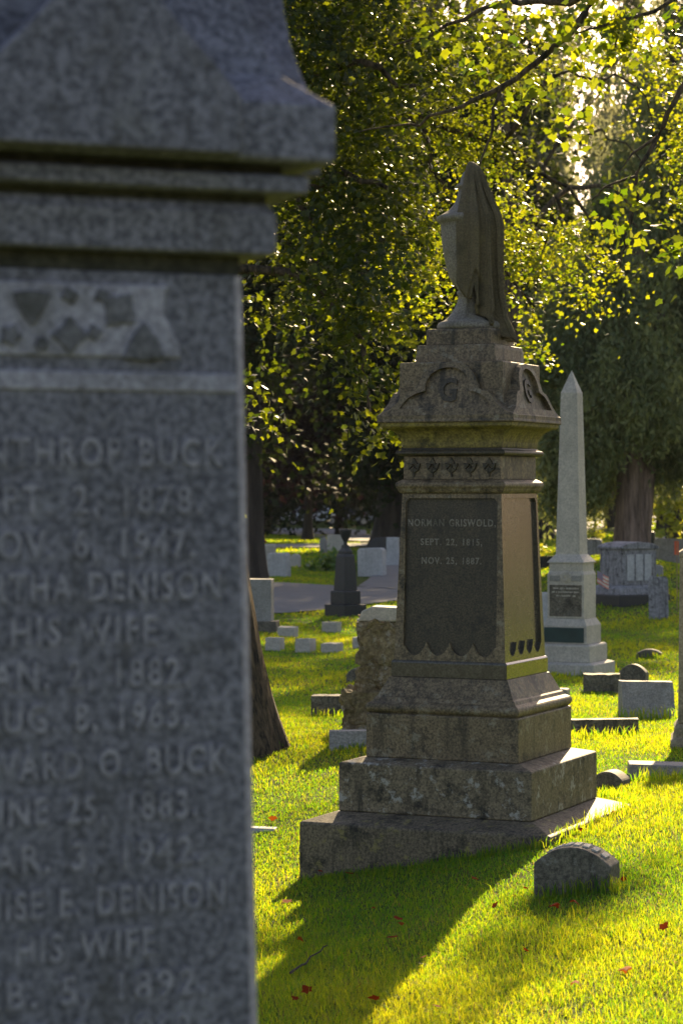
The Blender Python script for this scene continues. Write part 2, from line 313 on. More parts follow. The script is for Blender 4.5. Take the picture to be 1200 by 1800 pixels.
# ------------------------------------------------------------------ ground sheet, roads
us = np.linspace(-2.6, 2.6, 210); us = np.sign(us)*np.abs(us/2.6)**1.7*2.6
vs_ = np.linspace(math.log(2.0), math.log(900), 300)
YY = np.exp(vs_)-6; UU, VV = np.meshgrid(us, YY); XX = UU*(VV+6); ZZ = gz(XX, VV)
ZZ = ZZ+0.012*np.sin(XX*3.1+np.sin(VV*2.3)*1.5)*np.sin(VV*2.7+XX)*(VV < 60)
nv, nu = XX.shape; idx = np.arange(nv*nu).reshape(nv, nu)
Fq = np.stack([idx[:-1,:-1], idx[:-1,1:], idx[1:,1:], idx[1:,:-1]], -1).reshape(-1, 4)
g = fast('ground', np.stack([XX, VV, ZZ], -1).reshape(-1, 3), Fq, M['lawn'], smooth=True); tag(g, kind='structure')
def sheet(name, near, far, mt, lift, n=40, k=6):
    """strip of ground between two polylines, draped on the terrain"""
    def rs(pl):
        pl = np.array(pl, float); d = np.r_[0, np.cumsum(np.linalg.norm(np.diff(pl, axis=0), axis=1))]; s = np.linspace(0, d[-1], n)
        return np.stack([np.interp(s, d, pl[:,0]), np.interp(s, d, pl[:,1])], -1)
    a, b = rs(near), rs(far); tt = np.linspace(0, 1, k)[:,None,None]; G = a[None]*(1-tt)+b[None]*tt
    Z = gz(G[...,0], G[...,1])+lift; idx = np.arange(n*k).reshape(k, n)
    Fc = np.stack([idx[:-1,:-1], idx[:-1,1:], idx[1:,1:], idx[1:,:-1]], -1).reshape(-1, 4)
    return tag(fast(name, np.concatenate([G, Z[...,None]], -1).reshape(-1, 3), Fc, mt, smooth=True), kind='structure')
def xy(px, py, z=-2.5): Y = -z*F/(py-HZ); return ((px-600)/F*Y, Y)
ROADN = [(-14,46), xy(440,1082), xy(490,1081), xy(560,1076), xy(640,1066), xy(690,1060), (2.3,55), (3.0,60), (3.6,75), (4.2,100), (4.6,128)]
ROADF = [(-14,72), xy(440,1023), xy(490,1023), xy(560,1027), xy(640,1032), xy(690,1036), (-.2+.6,62), (.8,68), (1.2,80), (1.8,100), (2.4,128)]
sheet('road', ROADN, ROADF, M['asphalt'], .03, 80, 8)
sheet('road', [(-40,137),(-3.9,139),(-1.5,125),(1,112),(2.2,112),(14,126),(40,128)], [(-40,160),(-4,160),(0,156),(1,152),(3,150),(14,148),(40,150)], M['pale_road'], .05, 60, 6)
sheet('path', [(-12,100),(-3.3,100.5),(-1,100.8),(1.5,101.5)], [(-12,107),(-3.3,107.4),(-1,107.4),(1.5,107.5)], M['concrete'], .05)
sheet('path', [(11,88),(14,90),(30,92)], [(11,93),(14,96),(30,98)], M['concrete'], .06)

# ------------------------------------------------------------------ the near monument (left)
zb = gz(-.55, 4.3)-.02
T = empty('near_monument', (-.539, 4.315, zb), R(21.7), 'close tall blue-grey granite family monument at the left edge with rows of worn lettering', 'monument')
def nb(mb, name, mt, bevel=.006, par=T, **k): return mb.build(name, mt, par, bevel, z0=zb, **k)
SH = lambda z: .2947+(.0-z)*.0165           # shaft half width, wider at the foot
SHB = -1.25
MB0 = MB().loft([(.50,zb-.15),(.50,-1.55)]); nb(MB0, 'base', M['blue_granite'], .012)
nb(MB().loft([(.42,-1.55),(.42,-1.33),(.36,SHB)]), 'plinth', M['blue_granite'], .01)
sh_ = nb(MB().loft([(SH(SHB), SHB), (SH(.37), .367)], ch=.020), 'shaft', M['blue_granite'], .003); sh_.data.materials.append(M['blue_tooled_lit_edge'])
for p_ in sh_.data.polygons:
    if abs(abs(p_.normal.x)-abs(p_.normal.y)) < .2 and abs(p_.normal.z) < .5: p_.material_index = 1      # paler arrises: sky light on the chamfers put into the colour
nb(MB().loft([(.280,.3675),(.280,.400)]), 'recess', M['recess_stain_shade'], .002)
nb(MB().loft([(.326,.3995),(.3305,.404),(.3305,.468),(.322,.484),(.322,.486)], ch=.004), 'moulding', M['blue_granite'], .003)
nb(MB().loft([(.316,.4863),(.316,.502)]), 'recess', M['recess_stain_shade'], .002)
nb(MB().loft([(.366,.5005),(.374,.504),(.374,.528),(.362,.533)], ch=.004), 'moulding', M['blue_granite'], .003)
nb(MB().loft([(.335,.5335),(.335,.551)]), 'recess', M['recess_stain_shade'], .002)
cap = nb(MB().loft([(.400,.549),(.408,.556),(.408,.648),(.372,.676),(.340,.703),(.322,.735),(.304,.785),(.288,.836),(.262,.94),(.235,1.05),(.20,1.14),(.12,1.2)]), 'cap', M['blue_granite'], .004)
go = [(-.225,.552),(.225,.552),(.225,.648),(.178,.70),(.128,.75),(.084,.80),(.05,.86),(.025,.92),(0,.955),(-.025,.92),(-.05,.86),(-.084,.80),(-.128,.75),(-.178,.70),(-.225,.648)]
for k in range(4):
    gm = MB().prism(go, -.452, -.18); a = k*math.pi/2
    gm.v = [(x*math.cos(a)-y*math.sin(a), x*math.sin(a)+y*math.cos(a), z) for x, y, z in gm.v]
    nb(gm, 'gable', M['blue_granite'], .005, cap)
def fs(px, h=.3): return 0.0
def s_of(px, hp=.295):                       # offset along the front face seen at photo column px
    k = (px-600)/F; A = -.539+.370*hp; B = 4.315-.929*hp; return (k*B-A)/(.929-.370*k)
def zr(py, sx, hp=.295): return (HZ-py)/F*(4.315+.370*sx-.929*hp)
# frieze with carved leaves
hf = SH(.3)
xe = s_of(318); fz = [(-hf+.012,.222),(xe,.222),(xe-.004,.25),(xe-.018,.275),(xe-.03,.30),(xe-.028,.33),(xe-.02,.345),(-hf+.012,.345)]
fr = nb(MB().prism(fz, -hf-.008, -hf+.01), 'frieze_panel', M['blue_tooled_lit_edge'], .004)
nb(MB().prism([(-hf+.02,.165),(hf-.02,.165),(hf-.02,.198),(-hf+.02,.198)], -hf-.008, -hf+.01), 'fillet', M['blue_tooled_lit_edge'], .004)
def leafshape(n=5, a0=math.pi/2, r0=1, r1=.45, sq=1):
    return [((r0 if i % 2 == 0 else r1)*math.cos(a0+math.pi*i/n)*sq, (r0 if i % 2 == 0 else r1)*math.sin(a0+math.pi*i/n)) for i in range(2*n)]
for px, py, r, n, a0 in [(55,535,38,3,-1.57),(122,520,17,4,.3),(122,590,34,4,1.57),(165,585,16,4,.2),(73,605,15,6,.2),(208,545,37,4,.9),(252,608,42,3,1.57),(18,590,22,5,1.2),(178,520,15,4,.4),(-40,560,30,5,1.5),(-110,560,30,3,1.5)]:
    sx = s_of(px); z = zr(py, sx); rr = r/1010
    nb(MB().prism([(sx+x*rr, z+y*rr) for x, y in leafshape(n, a0, 1, .62)], -hf-.015, -hf-.004), 'leaf_ornament', M['blue_dark'], .003, fr)
# lettering
ROWS = [('WINTHROP BUCK',793,392),('SEPT. 2, 1878.',877,353),('NOV. 6, 1947.',955,342),('MARTHA DENISON',1030,386),('HIS WIFE',1107,275),('JAN. 2, 1882.',1183,332),('AUG. 8, 1963.',1258,330),
        ('HOWARD O. BUCK',1341,398),('JUNE 25, 1883.',1419,347),('MAR. 3, 1942.',1501,355),('LOUISE E. DENISON',1582,394),('HIS WIFE',1659,273),('FEB. 5, 1892.',1735,363),('OCT. 2, 1969.',1815,350)]
for body, py, pr in ROWS:
    zc = zr(py, 0); h = SH(zc); wd = 2*s_of(pr, h); capw = .046
    v, f = text_geo(body, capw, wd, .005)
    nb(MB().add([(x, -SH(zc-.02+y)-.0005-z*.8, zc-capw/2+y) for x, y, z in v], f), 'inscription_line', M['blue_letter'], 0)
T_near = T

# ------------------------------------------------------------------ the draped urn monument
G0 = (.799, 15.006); zb = -2.42
T = empty('urn_monument', (*G0, zb), R(-24), 'tall brown granite monument on a stepped base topped by a draped urn', 'monument')
def gb(mb, name, mt, bevel=.006, par=None, **k): return mb.build(name, mt, par or T, bevel, z0=zb, **k)
o = gb(MB().loft([(.8,zb-.3),(.8,-2.009),(.625,-1.955)]), 'foundation_slab', M['slab_granite'], .012); 
o = gb(MB().loft([(.62,-1.9545),(.62,-1.662),(.60,-1.655),(.50,-1.632)]), 'base_step', M['step_granite'], .01)
o = gb(MB().loft([(.492,-1.6315),(.492,-1.368),(.482,-1.362)]), 'base_block', M['brown_granite'], .008)
def arc(h0, z0, h1, z1, n=6, conc=True):
    o = []
    for i in range(n+1):
        a = i/n*math.pi/2
        o.append((h0+(h1-h0)*(1-math.cos(a)), z0+(z1-z0)*math.sin(a)) if conc else (h0+(h1-h0)*math.sin(a), z0+(z1-z0)*(1-math.cos(a))))
    return o
tor = [(.478,-1.3615)]+[(.474+.022*math.cos(a), -1.328+.03*math.sin(a)) for a in np.linspace(-1.4,1.4,8)]
o = gb(MB().loft(tor+[(.462,-1.29),(.452,-1.27),(.44,-1.262),(.392,-1.165),(.386,-1.15),(.379,-1.146)]), 'base_moulding', M['brown_granite'], .003)
o = gb(MB().loft([(.376,-1.1455),(.376,-1.056),(.366,-1.044)]), 'plinth_band', M['polished'], .003)
# shaft with a sunk panel on each side, scalloped at the foot
zs0, zs1 = -1.0435, -.027
hp = lambda z: .362+(.322-.362)*(z-zs0)/(zs1-zs0)
inner = [(.31,-.985)]
pan = MB(); shm = MB(); pol = MB()
sc = []
for i in range(61):
    q = i/60; x = .318-.636*q; lob = abs(math.sin(q*math.pi*4))**.7
    sc.append((x*.93, -.93-.083*lob if 0 < i < 60 else -.96))
innr = [(-.27,-.062),(-.296,-.09)]+[(-.306,-.9)]+sc[::-1]+[(.306,-.9),(.296,-.09),(.27,-.062)]
# order counter-clockwise seen from the front: start bottom-left -> bottom-right -> top
innr = [(x*1.02, z) for x, z in (sc[::-1]+[(.293,-.08),(.273,-.055),(-.273,-.055),(-.293,-.08)])]
for k in range(4):
    fl = MB()
    fmb = shm if k in (0, 2) else pol
    face_recess(fmb, fl, [(-hp(zs0),zs0),(hp(zs0),zs0),(hp(zs1),zs1),(-hp(zs1),zs1)], innr, hp, .02, k*math.pi/2)
    if k == 0: gb(fl, 'inscription_panel', M['dark_panel'], 0)
    else: gb(fl, 'side_panel', M['polished'], 0)
sh2 = gb(shm, 'shaft', M['brown_granite'], 0); gb(pol, 'side_frame', M['polished'], 0, sh2)
lm = MB()
for body, py, x0, x1, cp in [('NORMAN GRISWOLD,',919,713,867,12.5),('SEPT. 22, 1815,',953,736,844,11.5),('NOV. 25, 1887.',986,738,843,11.5)]:
    z = (HZ-py)/F*14.66; capw = cp/F*14.66; wd = (x1-x0)/F*14.66/.93; xc = ((x0+x1)/2-791)/F*14.66/.92
    v, f = text_geo(body, capw, wd, .003); gb(MB().add([(xc+x, -hp(z)+.0195-zz, z-capw/2+y) for x, y, zz in v], f), 'inscription_line', M['worn_letter'], 0)
gb(MB().loft([(.325,-.0265),(.338,-.018),(.345,-.005)]+[(.345+.012*math.cos(a), .025+.02*math.sin(a)) for a in np.linspace(-1.3,1.3,6)]+[(.335,.052),(.322,.060)]), 'moulding', M['brown_granite'], .002)
gb(MB().loft([(.318,.0605),(.316,.203)]), 'frieze', M['brown_granite'], .004)
for i in range(5):
    lx = -.245+i*.1225; mbx = MB()
    for (dx, dz, r, a0) in [(0,.042,.026,1.57),(-.026,.018,.024,2.4),(.026,.018,.024,.75),(-.012,-.008,.02,3.0),(.012,-.008,.02,.1)]:
        mbx.prism([(lx+dx+r*x, .125+dz+r*z) for x, z in leafshape(3, a0, 1, .5)], -.332-random.random()*.002, -.312)
    mbx.prism([(lx-.004,.075),(lx+.004,.075),(lx+.003,.15),(lx-.003,.15)], -.329, -.312)
    gb(mbx, 'leaf_ornament', M['dark_panel'], .002)
gb(MB().loft([(.325,.2035)]+[(.342+.014*math.cos(a), .222+.016*math.sin(a)) for a in np.linspace(-1.3,1.3,6)]+[(.33,.24),(.325,.252)]), 'moulding', M['dark_panel'], .002)
cove = [(.322,.2525)]+[(.325+.10*(1-math.cos(a)), .265+.11*math.sin(a)) for a in np.linspace(0,1.5,8)]+[(.428,.384),(.43,.405)]
gb(MB().loft(cove), 'cove', M['mossy_granite'], .002)
capb = gb(MB().loft([(.442,.4055),(.442,.452),(.425,.457),(.39,.468),(.362,.49),(.345,.52),(.337,.57),(.336,.770),(.331,.776)]), 'cap', M['brown_granite'], .004)
hg = lambda z: .446+(.362-.446)*(z-.41)/(.774-.41)
half = [(.438,.412),(.438,.455),(.405,.465),(.36,.49),(.32,.525),(.285,.57),(.262,.592),(.222,.598),(.205,.61),(.196,.635),(.182,.67),(.158,.71),(.12,.743),(.075,.763),(.0,.7715)]
outer = half+[(-x, z) for x, z in half[-2::-1]]
ihalf = [(.30,.492),(.285,.515),(.25,.555),(.205,.58),(.165,.592),(.142,.597),(.143,.63),(.135,.665),(.112,.70),(.075,.724),(.04,.736),(0,.741)]
inn = ihalf+[(-x, z) for x, z in ihalf[-2::-1]]
for k in range(4):
    g1 = MB(); fl = MB(); rot = k*math.pi/2
    P = face_recess(g1, fl, outer, inn, hg, .03, rot)
    n = len(outer); a = [P(x, z, 0) for x, z in outer]; b = [P(x, z, .20) for x, z in outer]
    g1.add(a+b, [(j, (j+1)%n, n+(j+1)%n, n+j) for j in range(n)]); g1.v += fl.v; off = len(g1.v)-len(fl.v); g1.f += [tuple(i+off for i in f) for f in fl.f]
    go_ = gb(g1, 'gable', M['brown_granite'], 0, capb)
    if k in (0, 1):
        v, f = text_geo('G', .135, .115, .012, .045); ca, sa = math.cos(rot), math.sin(rot); lm = MB(); pts = []
        for x, y, zz in v:
            z = .538+y; xx, yy = x, -(hg(z)-.03)-zz*.9; pts.append((xx*ca-yy*sa, xx*sa+yy*ca, z))
        lm.add(pts, f); gb(lm, 'monogram', M['dark_panel'], .002, go_)
gb(MB().loft([(.262,.7765),(.262,.80),(.256,.86),(.25,.885)]), 'top_block', M['brown_granite'], .006)
gb(MB().loft([(.212,.8855),(.212,.975),(.205,.986)]), 'urn_plinth', M['brown_granite'], .006)
urn_p = [(.20,.9865),(.207,1.0),(.207,1.015),(.197,1.032),(.182,1.038),(.165,1.045),(.13,1.075),(.10,1.12),(.08,1.165),(.072,1.20),(.085,1.212),(.085,1.225),(.07,1.235),(.082,1.25),(.11,1.275),(.132,1.32),(.15,1.38),(.165,1.45),(.176,1.53),(.184,1.62),(.187,1.645),(.197,1.652),(.21,1.665),(.212,1.68),(.207,1.69),(.185,1.70),(.16,1.715),(.13,1.735),(.105,1.765),(.088,1.80),(.078,1.84),(.075,1.865),(.088,1.872),(.092,1.88),(.085,1.89),(.066,1.90),(.06,1.93),(.045,1.965),(.02,1.985),(.002,1.99)]
um = MB().lathe(urn_p, 64); q_ = []
for x, y, z in um.v:                         # under the cloth the vessel is carved away
    a_ = (math.degrees(math.atan2(x, -y))-24+360) % 360; k_ = .72 if (a_ < 190 or a_ > 342) and z > 1.05 else 1; q_.append((x*k_, y*k_, z))
um.v = q_; gb(um, 'urn', M['urn_stone'], 0, smooth=True)
# carved drapery
env_z = [.90,.95,1.0,1.06,1.2,1.35,1.5,1.62,1.70,1.76,1.83,1.906,1.96,2.0,2.025,2.035]
env_r = [.262,.250,.232,.208,.186,.180,.184,.188,.176,.148,.120,.092,.075,.056,.032,.004]
nth, nz = 260, 90; th = np.linspace(R(-30), R(205), nth); V = np.zeros((nth, nz, 3))
deg = np.degrees(th)
zbm = np.interp(deg, [-30,-20,-8,0,5,12,20,28,34,45,60,90,130,205], [1.27,1.22,1.17,1.20,1.27,1.15,1.08,1.06,1.02,.975,.93,.915,.92,1.0])
ztop = 2.034
for i in range(nth):
    for j in range(nz):
        q = j/(nz-1); z = zbm[i]+(ztop-zbm[i])*q
        r = np.interp(z, env_z, env_r)
        k1 = min(1, max(0, (deg[i]-8)/22)); kz = np.interp(z, [.9,1.3,1.75,1.95,2.02], [1.3,1.05,.75,.35,0])
        ph = deg[i]*(1+.05*math.sin(z*4.3))+3*math.sin(z*2.7)
        rid = 1-2*abs(math.sin(R(ph)*6.2+.5*math.sin(z*3.3+deg[i]*.03)))**.75
        r += .037*rid*kz*(.16+.84*k1)+.006*math.sin(R(ph)*23+z*2)*kz
        if deg[i] < -14: r += .022*math.exp(-((deg[i]+25)/5)**2)*kz
        for lz, lw, lc in ((1.36, .0105, 6), (1.15, .008, 16)):          # hanging laps: the cloth steps inward below each swag
            edge = lz-lw*abs(deg[i]-lc)*(1 if deg[i] < lc else .35)*1.0
            if deg[i] < lc+26: r -= .020*min(1, max(0, (edge-z)/.018))*min(1, max(0, (lc+26-deg[i])/8))
        a = th[i]; V[i,j] = (r*math.sin(a-R(-24)), -r*math.cos(a-R(-24)), z)
V[:,:,2] -= zb
idx = np.arange(nth*nz).reshape(nth, nz); Fq = np.stack([idx[:-1,:-1], idx[1:,:-1], idx[1:,1:], idx[:-1,1:]], -1).reshape(-1, 4)
dr = fast('drapery', V.reshape(-1, 3), Fq, M['cloth_stone'], T, smooth=True)
sm = dr.modifiers.new('thick', 'SOLIDIFY'); sm.thickness = .022; sm.offset = -1

# ------------------------------------------------------------------ generic stones
def place(px, Y, sink=.06, py=None):
    x = (px-600)/F*Y; return (x, Y, gz(x, Y)-sink)
def outline(style, wd, h, lean=0):
    a = wd/2
    if style == 'arch':   return [(-a,0),(a,0),(a,h*.72)]+[(a*math.cos(t), h*.72+h*.28*math.sin(t)) for t in np.linspace(.15, math.pi-.15, 14)]+[(-a,h*.72)]
    if style == 'seg':    return [(-a,0),(a,0)]+[(x, h-(x/a)**2*h*.32) for x in np.linspace(a,-a,17)]
    if style == 'round':  return [(-a,0),(a,0),(a,h*.9),(a*.93,h*.96),(a*.8,h),(-a*.8,h),(-a*.93,h*.96),(-a,h*.9)]
    return [(-a,0),(a,0),(a,h),(-a,h)]
def stone(name, label, cat, px, Y, wd, dep, h, mt, style='block', rz=-20, rough=0, group=None, bevel=.012, slant=0, sub=6, sink=.06, lean=0):
    mb = MB().prism(outline(style, wd, h+sink), -dep/2, dep/2)
    if slant: mb.v = [(x, (y+slant*(z/(h+sink)) if y < 0 else y), z) for x, y, z in mb.v]
    o = mb.build(name, M[mt], None, bevel)
    if rough:
        me = o.data; bm = bmesh.new(); bm.from_mesh(me); bmesh.ops.triangulate(bm, faces=bm.faces) if False else None
        bmesh.ops.subdivide_edges(bm, edges=bm.edges, cuts=sub, use_grid_fill=True)
        off = Vector((random.random()*50, px*.1, Y))
        for v in bm.verts:
            v.co += noise.noise_vector(v.co*6/max(wd, .3)+off)*rough+noise.noise_vector(v.co*17/max(wd, .3)+off)*rough*.5
        bm.to_mesh(me); bm.free(); o.modifiers.clear()
    o.location = place(px, Y, sink); o.rotation_euler = (lean+R(random.uniform(-2.5,2.5)), R(random.uniform(-1.8,1.8)), R(rz+random.uniform(-3,3))); return tag(o, label, cat, group)
GS = 'small grave markers in the grass'
# marker in the right foreground, raised letters along its curved top
T = empty('arched_marker', place(1013, 12.3, .05), R(-20), 'low arched granite grave marker in the right foreground before the big stepped base', 'grave marker')
ol = outline('seg', .40, .28); mk = MB().prism(ol, -.10, .10).build('marker_body', M['marker_granite'], T, .008)
lm = MB()
for i in range(7):
    x = -.13+i*.046; sl_ = -2*x/(.2**2)*.28*.32; z = .28-(x/.2)**2*.28*.32; n = Vector((-sl_, 0, 1)).normalized(); tx = Vector((n.z, 0, -n.x)); c0 = Vector((x, 0, z))
    vs8 = [c0+tx*a*.017+Vector((0, b*.045, 0))+n*c for c in (-.004, .008) for a, b in ((-1,-1),(1,-1),(1,1),(-1,1))]
    lm.add(vs8, [(0,3,2,1),(4,5,6,7),(0,1,5,4),(1,2,6,5),(2,3,7,6),(3,0,4,7)])
lm.build('raised_letters', M['pale_granite'], T, .003)
stone('slant_marker', 'grey slant-faced grave marker with rough sides in the sunlit grass at the right', 'grave marker', 1136, 24, .52, .36, .35, 'grey_granite', rz=6, slant=.20, rough=.006, sub=5)
stone('block_marker', 'low wide rough-topped block marker just before the obelisk', 'grave marker', 1057, 27, .40, .2, .20, 'marker_granite', rz=-8, rough=.010, group=GS)
stone('arched_marker', 'low arched marker with a sunlit rim behind the slant-faced stone', 'grave marker', 1113, 28.6, .33, .16, .25, 'marker_granite', 'seg', rz=-18, group=GS)
stone('block_marker', 'small grey marker peeking out beside the big stepped base near the obelisk', 'grave marker', 988, 25.5, .13, .16, .14, 'grey_granite', 'round', rz=-18, group=GS)
stone('arched_marker', 'very low curved marker lying in the shaded grass far right', 'grave marker', 1141, 34, .36, .2, .13, 'marker_granite', 'seg', rz=-10, group=GS)
stone('ledger_kerb', 'long low granite kerb stone right of the big stepped base', 'grave kerb', 1058, 22.2, .66, .12, .13, 'marker_granite', rz=-4, rough=.005)
stone('ledger_slab', 'flat low slab before the right-hand pillar, half in sun', 'grave slab', 1178, 17.6, .62, .26, .075, 'grey_granite', rz=-5, bevel=.01)
stone('arched_marker', 'small arched marker with sunlit top right behind the big stepped base', 'grave marker', 1072, 16.9, .22, .22, .12, 'marker_granite', 'seg', rz=-20, group=GS)
# pillar at the right border
T = empty('pillar_monument', place(1240, 20, .05), R(-8), 'plain warm brown pillar monument cut off by the right edge', 'monument')
MB().loft([(.29,0),(.29,.10),(.262,.13),(.262,.20),(.235,.235)]).build('plinth', M['warm_pillar'], T, .006)
MB().loft([(.23,.2355),(.215,1.60)]).build('shaft', M['warm_pillar'], T, .008)
MB().loft([(.222,1.6005),(.222,1.64),(.14,1.69)]).build('cap', M['warm_pillar'], T, .006)
# obelisk
k = 31/F; ox = (1004-600)/F*31; zo = gz(ox, 31)-.05; zz = lambda py: (HZ-py)*k-zo
T = empty('obelisk_monument', (ox, 31, zo), R(-24), 'pale grey obelisk with cross emblem and dark bronze plaque on its base', 'monument')
MB().loft([(.44,0),(.44,zz(1164)),(.37,zz(1161))]).build('foundation_slab', M['pale_granite'], T, .008)
MB().loft([(.36,zz(1161)+.001),(.36,zz(1133)),(.34,zz(1130))]).build('base_step', M['pale_granite'], T, .008)
MB().loft([(.297,zz(1130)+.001),(.297,zz(1098)),(.25,zz(1086))]).build('base_block', M['pale_granite'], T, .006)
MB().box(-.27,.262,-.309,-.29,zz(1127),zz(1101)).build('bronze_plaque', M['bronze'], T, .004)
MB().loft([(.245,zz(1086)+.001),(.245,zz(1009)),(.226,zz(1003)),(.226,zz(989))]).build('die', M['pale_granite'], T, .006)
MB().box(-.215,.215,-.250,-.24,zz(1082),zz(1027)).build('inscription_panel', M['marker_granite'], T, .003)
lm = MB()
for py, wd in [(1033, .33), (1039.5, .36), (1046, .27)]:      # worn letters, too weathered to read
    ln_ = MB(); x = -wd/2
    while x < wd/2:
        q = random.uniform(.010, .020)
        if random.random() < .85: ln_.box(x, x+q*.75, -.2525, -.249, zz(py)-.012+random.uniform(0,.005), zz(py)+.012-random.uniform(0,.005))
        x += q
    ln_.build('inscription_line', M['pale_granite'], T)
for a_, b_ in ((-.215,-.075),(.075,.215)): MB().box(a_,b_,-.250,-.24,zz(1021),zz(1011)).build('relief_band', M['grey_granite'], T, .003)
em = MB(); cz = zz(1014)
for a in range(8): em.prism([(x*.055+.038*math.cos(a*math.pi/4), cz+z*.055+.038*math.sin(a*math.pi/4)) for x, z in leafshape(3, a*math.pi/4, .55, .25)], -.262-.0007*a, -.24)
em.prism([(.075*math.cos(q), cz+.075*math.sin(q)) for q in np.linspace(0, 2*math.pi, 24)[:-1]], -.2515, -.24)
em.build('emblem', M['pale_granite'], T, .002)
MB().loft([(.245,zz(989)+.001),(.245,zz(987)),(.168,zz(975)),(.160,zz(974)),(.110,zz(691)),(.002,zz(651))]).build('obelisk_shaft', M['pale_granite'], T, .004)
# small flag beside the obelisk
fx = (1042-600)/F*33; T = empty('small_flag', (fx, 33, gz(fx, 33)-.03), R(-15), 'small faded striped flag on a stick beside the obelisk', 'flag')
MB().tube([(0,0,0),(.03,0,1.35)], .006, 6).build('stick', M['wood'], T)
fm = [MB(), MB(), MB()]
def cloth(u, v): return (.03+.02+u*.16, .03*math.sin(u*7), 1.33-v*.17-u*.09)
for i in range(7):
    for j in range(6):
        if i < 4 and j < 3: m_ = fm[2]
        else: m_ = fm[0] if i % 2 else fm[1]
        m_.add([cloth(j/6, i/7), cloth((j+1)/6, i/7), cloth((j+1)/6, (i+1)/7), cloth(j/6, (i+1)/7)], [(0,1,2,3)])
fo = fm[0].build('flag_cloth', M['flag_white'], T); fm[1].build('stripe', M['flag_red'], fo); fm[2].build('canton', M['flag_blue'], fo)
# stained gothic monument at the right
gx = (1103-600)/F*46; T = empty('gothic_monument', (gx, 46, gz(gx, 46)-.05), R(32), 'broad weathered monument streaked black with a fluted front below the cedar trunk', 'monument')
MB().box(-.62,.62,-.50,.50,0,.24).build('base', M['dark_granite'], T, .015)
MB().loft([(.54,.2405),(.52,.36),(.46,.42)], ky=.8).build('plinth', M['stained_marble'], T, .01)
MB().box(-.42,.42,-.33,.33,.4205,1.10).build('die', M['stained_marble'], T, .012)
for x in (-.21, 0, .21):
    MB().box(x-.085,x+.085,-.348,-.325,.5,1.0).build('panel', M['white_marble'], T, .01)
MB().prism([(-.455,1.1005),(.455,1.1005),(.455,1.15),(.30,1.21),(0,1.24),(-.30,1.21),(-.455,1.15)], -.37, .37).build('cap', M['stained_marble'], T, .012)
stone('leaning_slab', 'dark upright slab streaked grey before the broad stained monument', 'gravestone', 1157, 42, .34, .14, .74, 'stained_marble', 'round', rz=-6, lean=R(-2))
stone('dark_slab', 'dark upright slab with sunlit top beside the cedar trunk', 'gravestone', 1137, 64, .38, .2, .72, 'dark_granite', 'round', rz=-14)
stone('broad_gravestone', 'broad grey gravestone behind the right-hand pillar', 'gravestone', 1182, 60, .95, .25, .62, 'grey_granite', 'round', rz=-10)
stone('block_marker', 'small pale marker beside the broad stained monument at its right', 'grave marker', 1154, 52, .24, .2, .22, 'grey_granite', 'arch', rz=-15, group=GS)
stone('broad_gravestone', 'pale gravestone half hidden behind the left of the obelisk', 'gravestone', 958, 38, .32, .2, .74, 'white_marble', 'block', rz=-14)
stone('broad_gravestone', 'grey gravestone between obelisk and stained monument', 'gravestone', 1040, 66, .5, .22, .48, 'stained_marble', 'round', rz=-14)
stone('broad_gravestone', 'sunlit pale low stone far behind the obelisk', 'gravestone', 1042, 80, .5, .3, .42, 'white_marble', 'block', rz=-14)
ox2 = (1189-600)/F*44; T = empty('orange_pennant', (ox2, 44, gz(ox2, 44)-.03), 0, 'small orange-red pennant on a stick next to the right-hand pillar', 'pennant')
MB().tube([(0,0,0),(0,0,1.32)], .008, 6).build('stick', M['wood'], T); MB().box(-.05,.03,-.004,.004,1.02,1.27).build('pennant_cloth', M['orange'], T)

# left middle ground
stone('low_marker', 'low wide grey marker lying left of the big stepped base', 'grave marker', 618, 19.6, .36, .22, .14, 'grey_granite', rz=-2, group=GS, rough=.003, slant=.04)
stone('block_marker', 'rough grey block marker left of the rustic rock monument', 'grave marker', 579, 24, .34, .2, .19, 'marker_granite', rz=-4, rough=.006, group=GS)
stone('arched_marker', 'small marker with a curved lit top behind the rustic rock monument', 'grave marker', 624, 29, .20, .14, .17, 'marker_granite', 'seg', rz=-10, group=GS)
for px, Y, wd, h, rz, lab in [(506,40,.29,.17,-20,'small marker right of the rough-footed grey monument'),(583,42,.28,.175,-22,'small marker nearest the foot of the dark urn column'),
        (483,36.5,.23,.19,-20,'leftmost small marker in the front row of three in shade'),(537,36.2,.24,.20,-26,'middle small marker in the front row of three in shade'),
        (584,36,.26,.14,-24,'lowest and rightmost small marker in the front row of three in shade'),(634,37,.2,.16,-20,'small marker half hidden by the left side of the rustic rock monument'),(640,43,.2,.16,-20,'distant small marker behind the rustic rock monument')]:
    stone('block_marker', lab, 'grave marker', px, Y, wd, .22, h, 'pale_granite', 'block', rz, .006, 'row of small family markers', sub=4)
stone('flat_marker', 'flat pale marker flush in sunlit grass beside the near monument', 'grave marker', 452, 16.3, .26, .14, .03, 'white_marble', rz=-6)
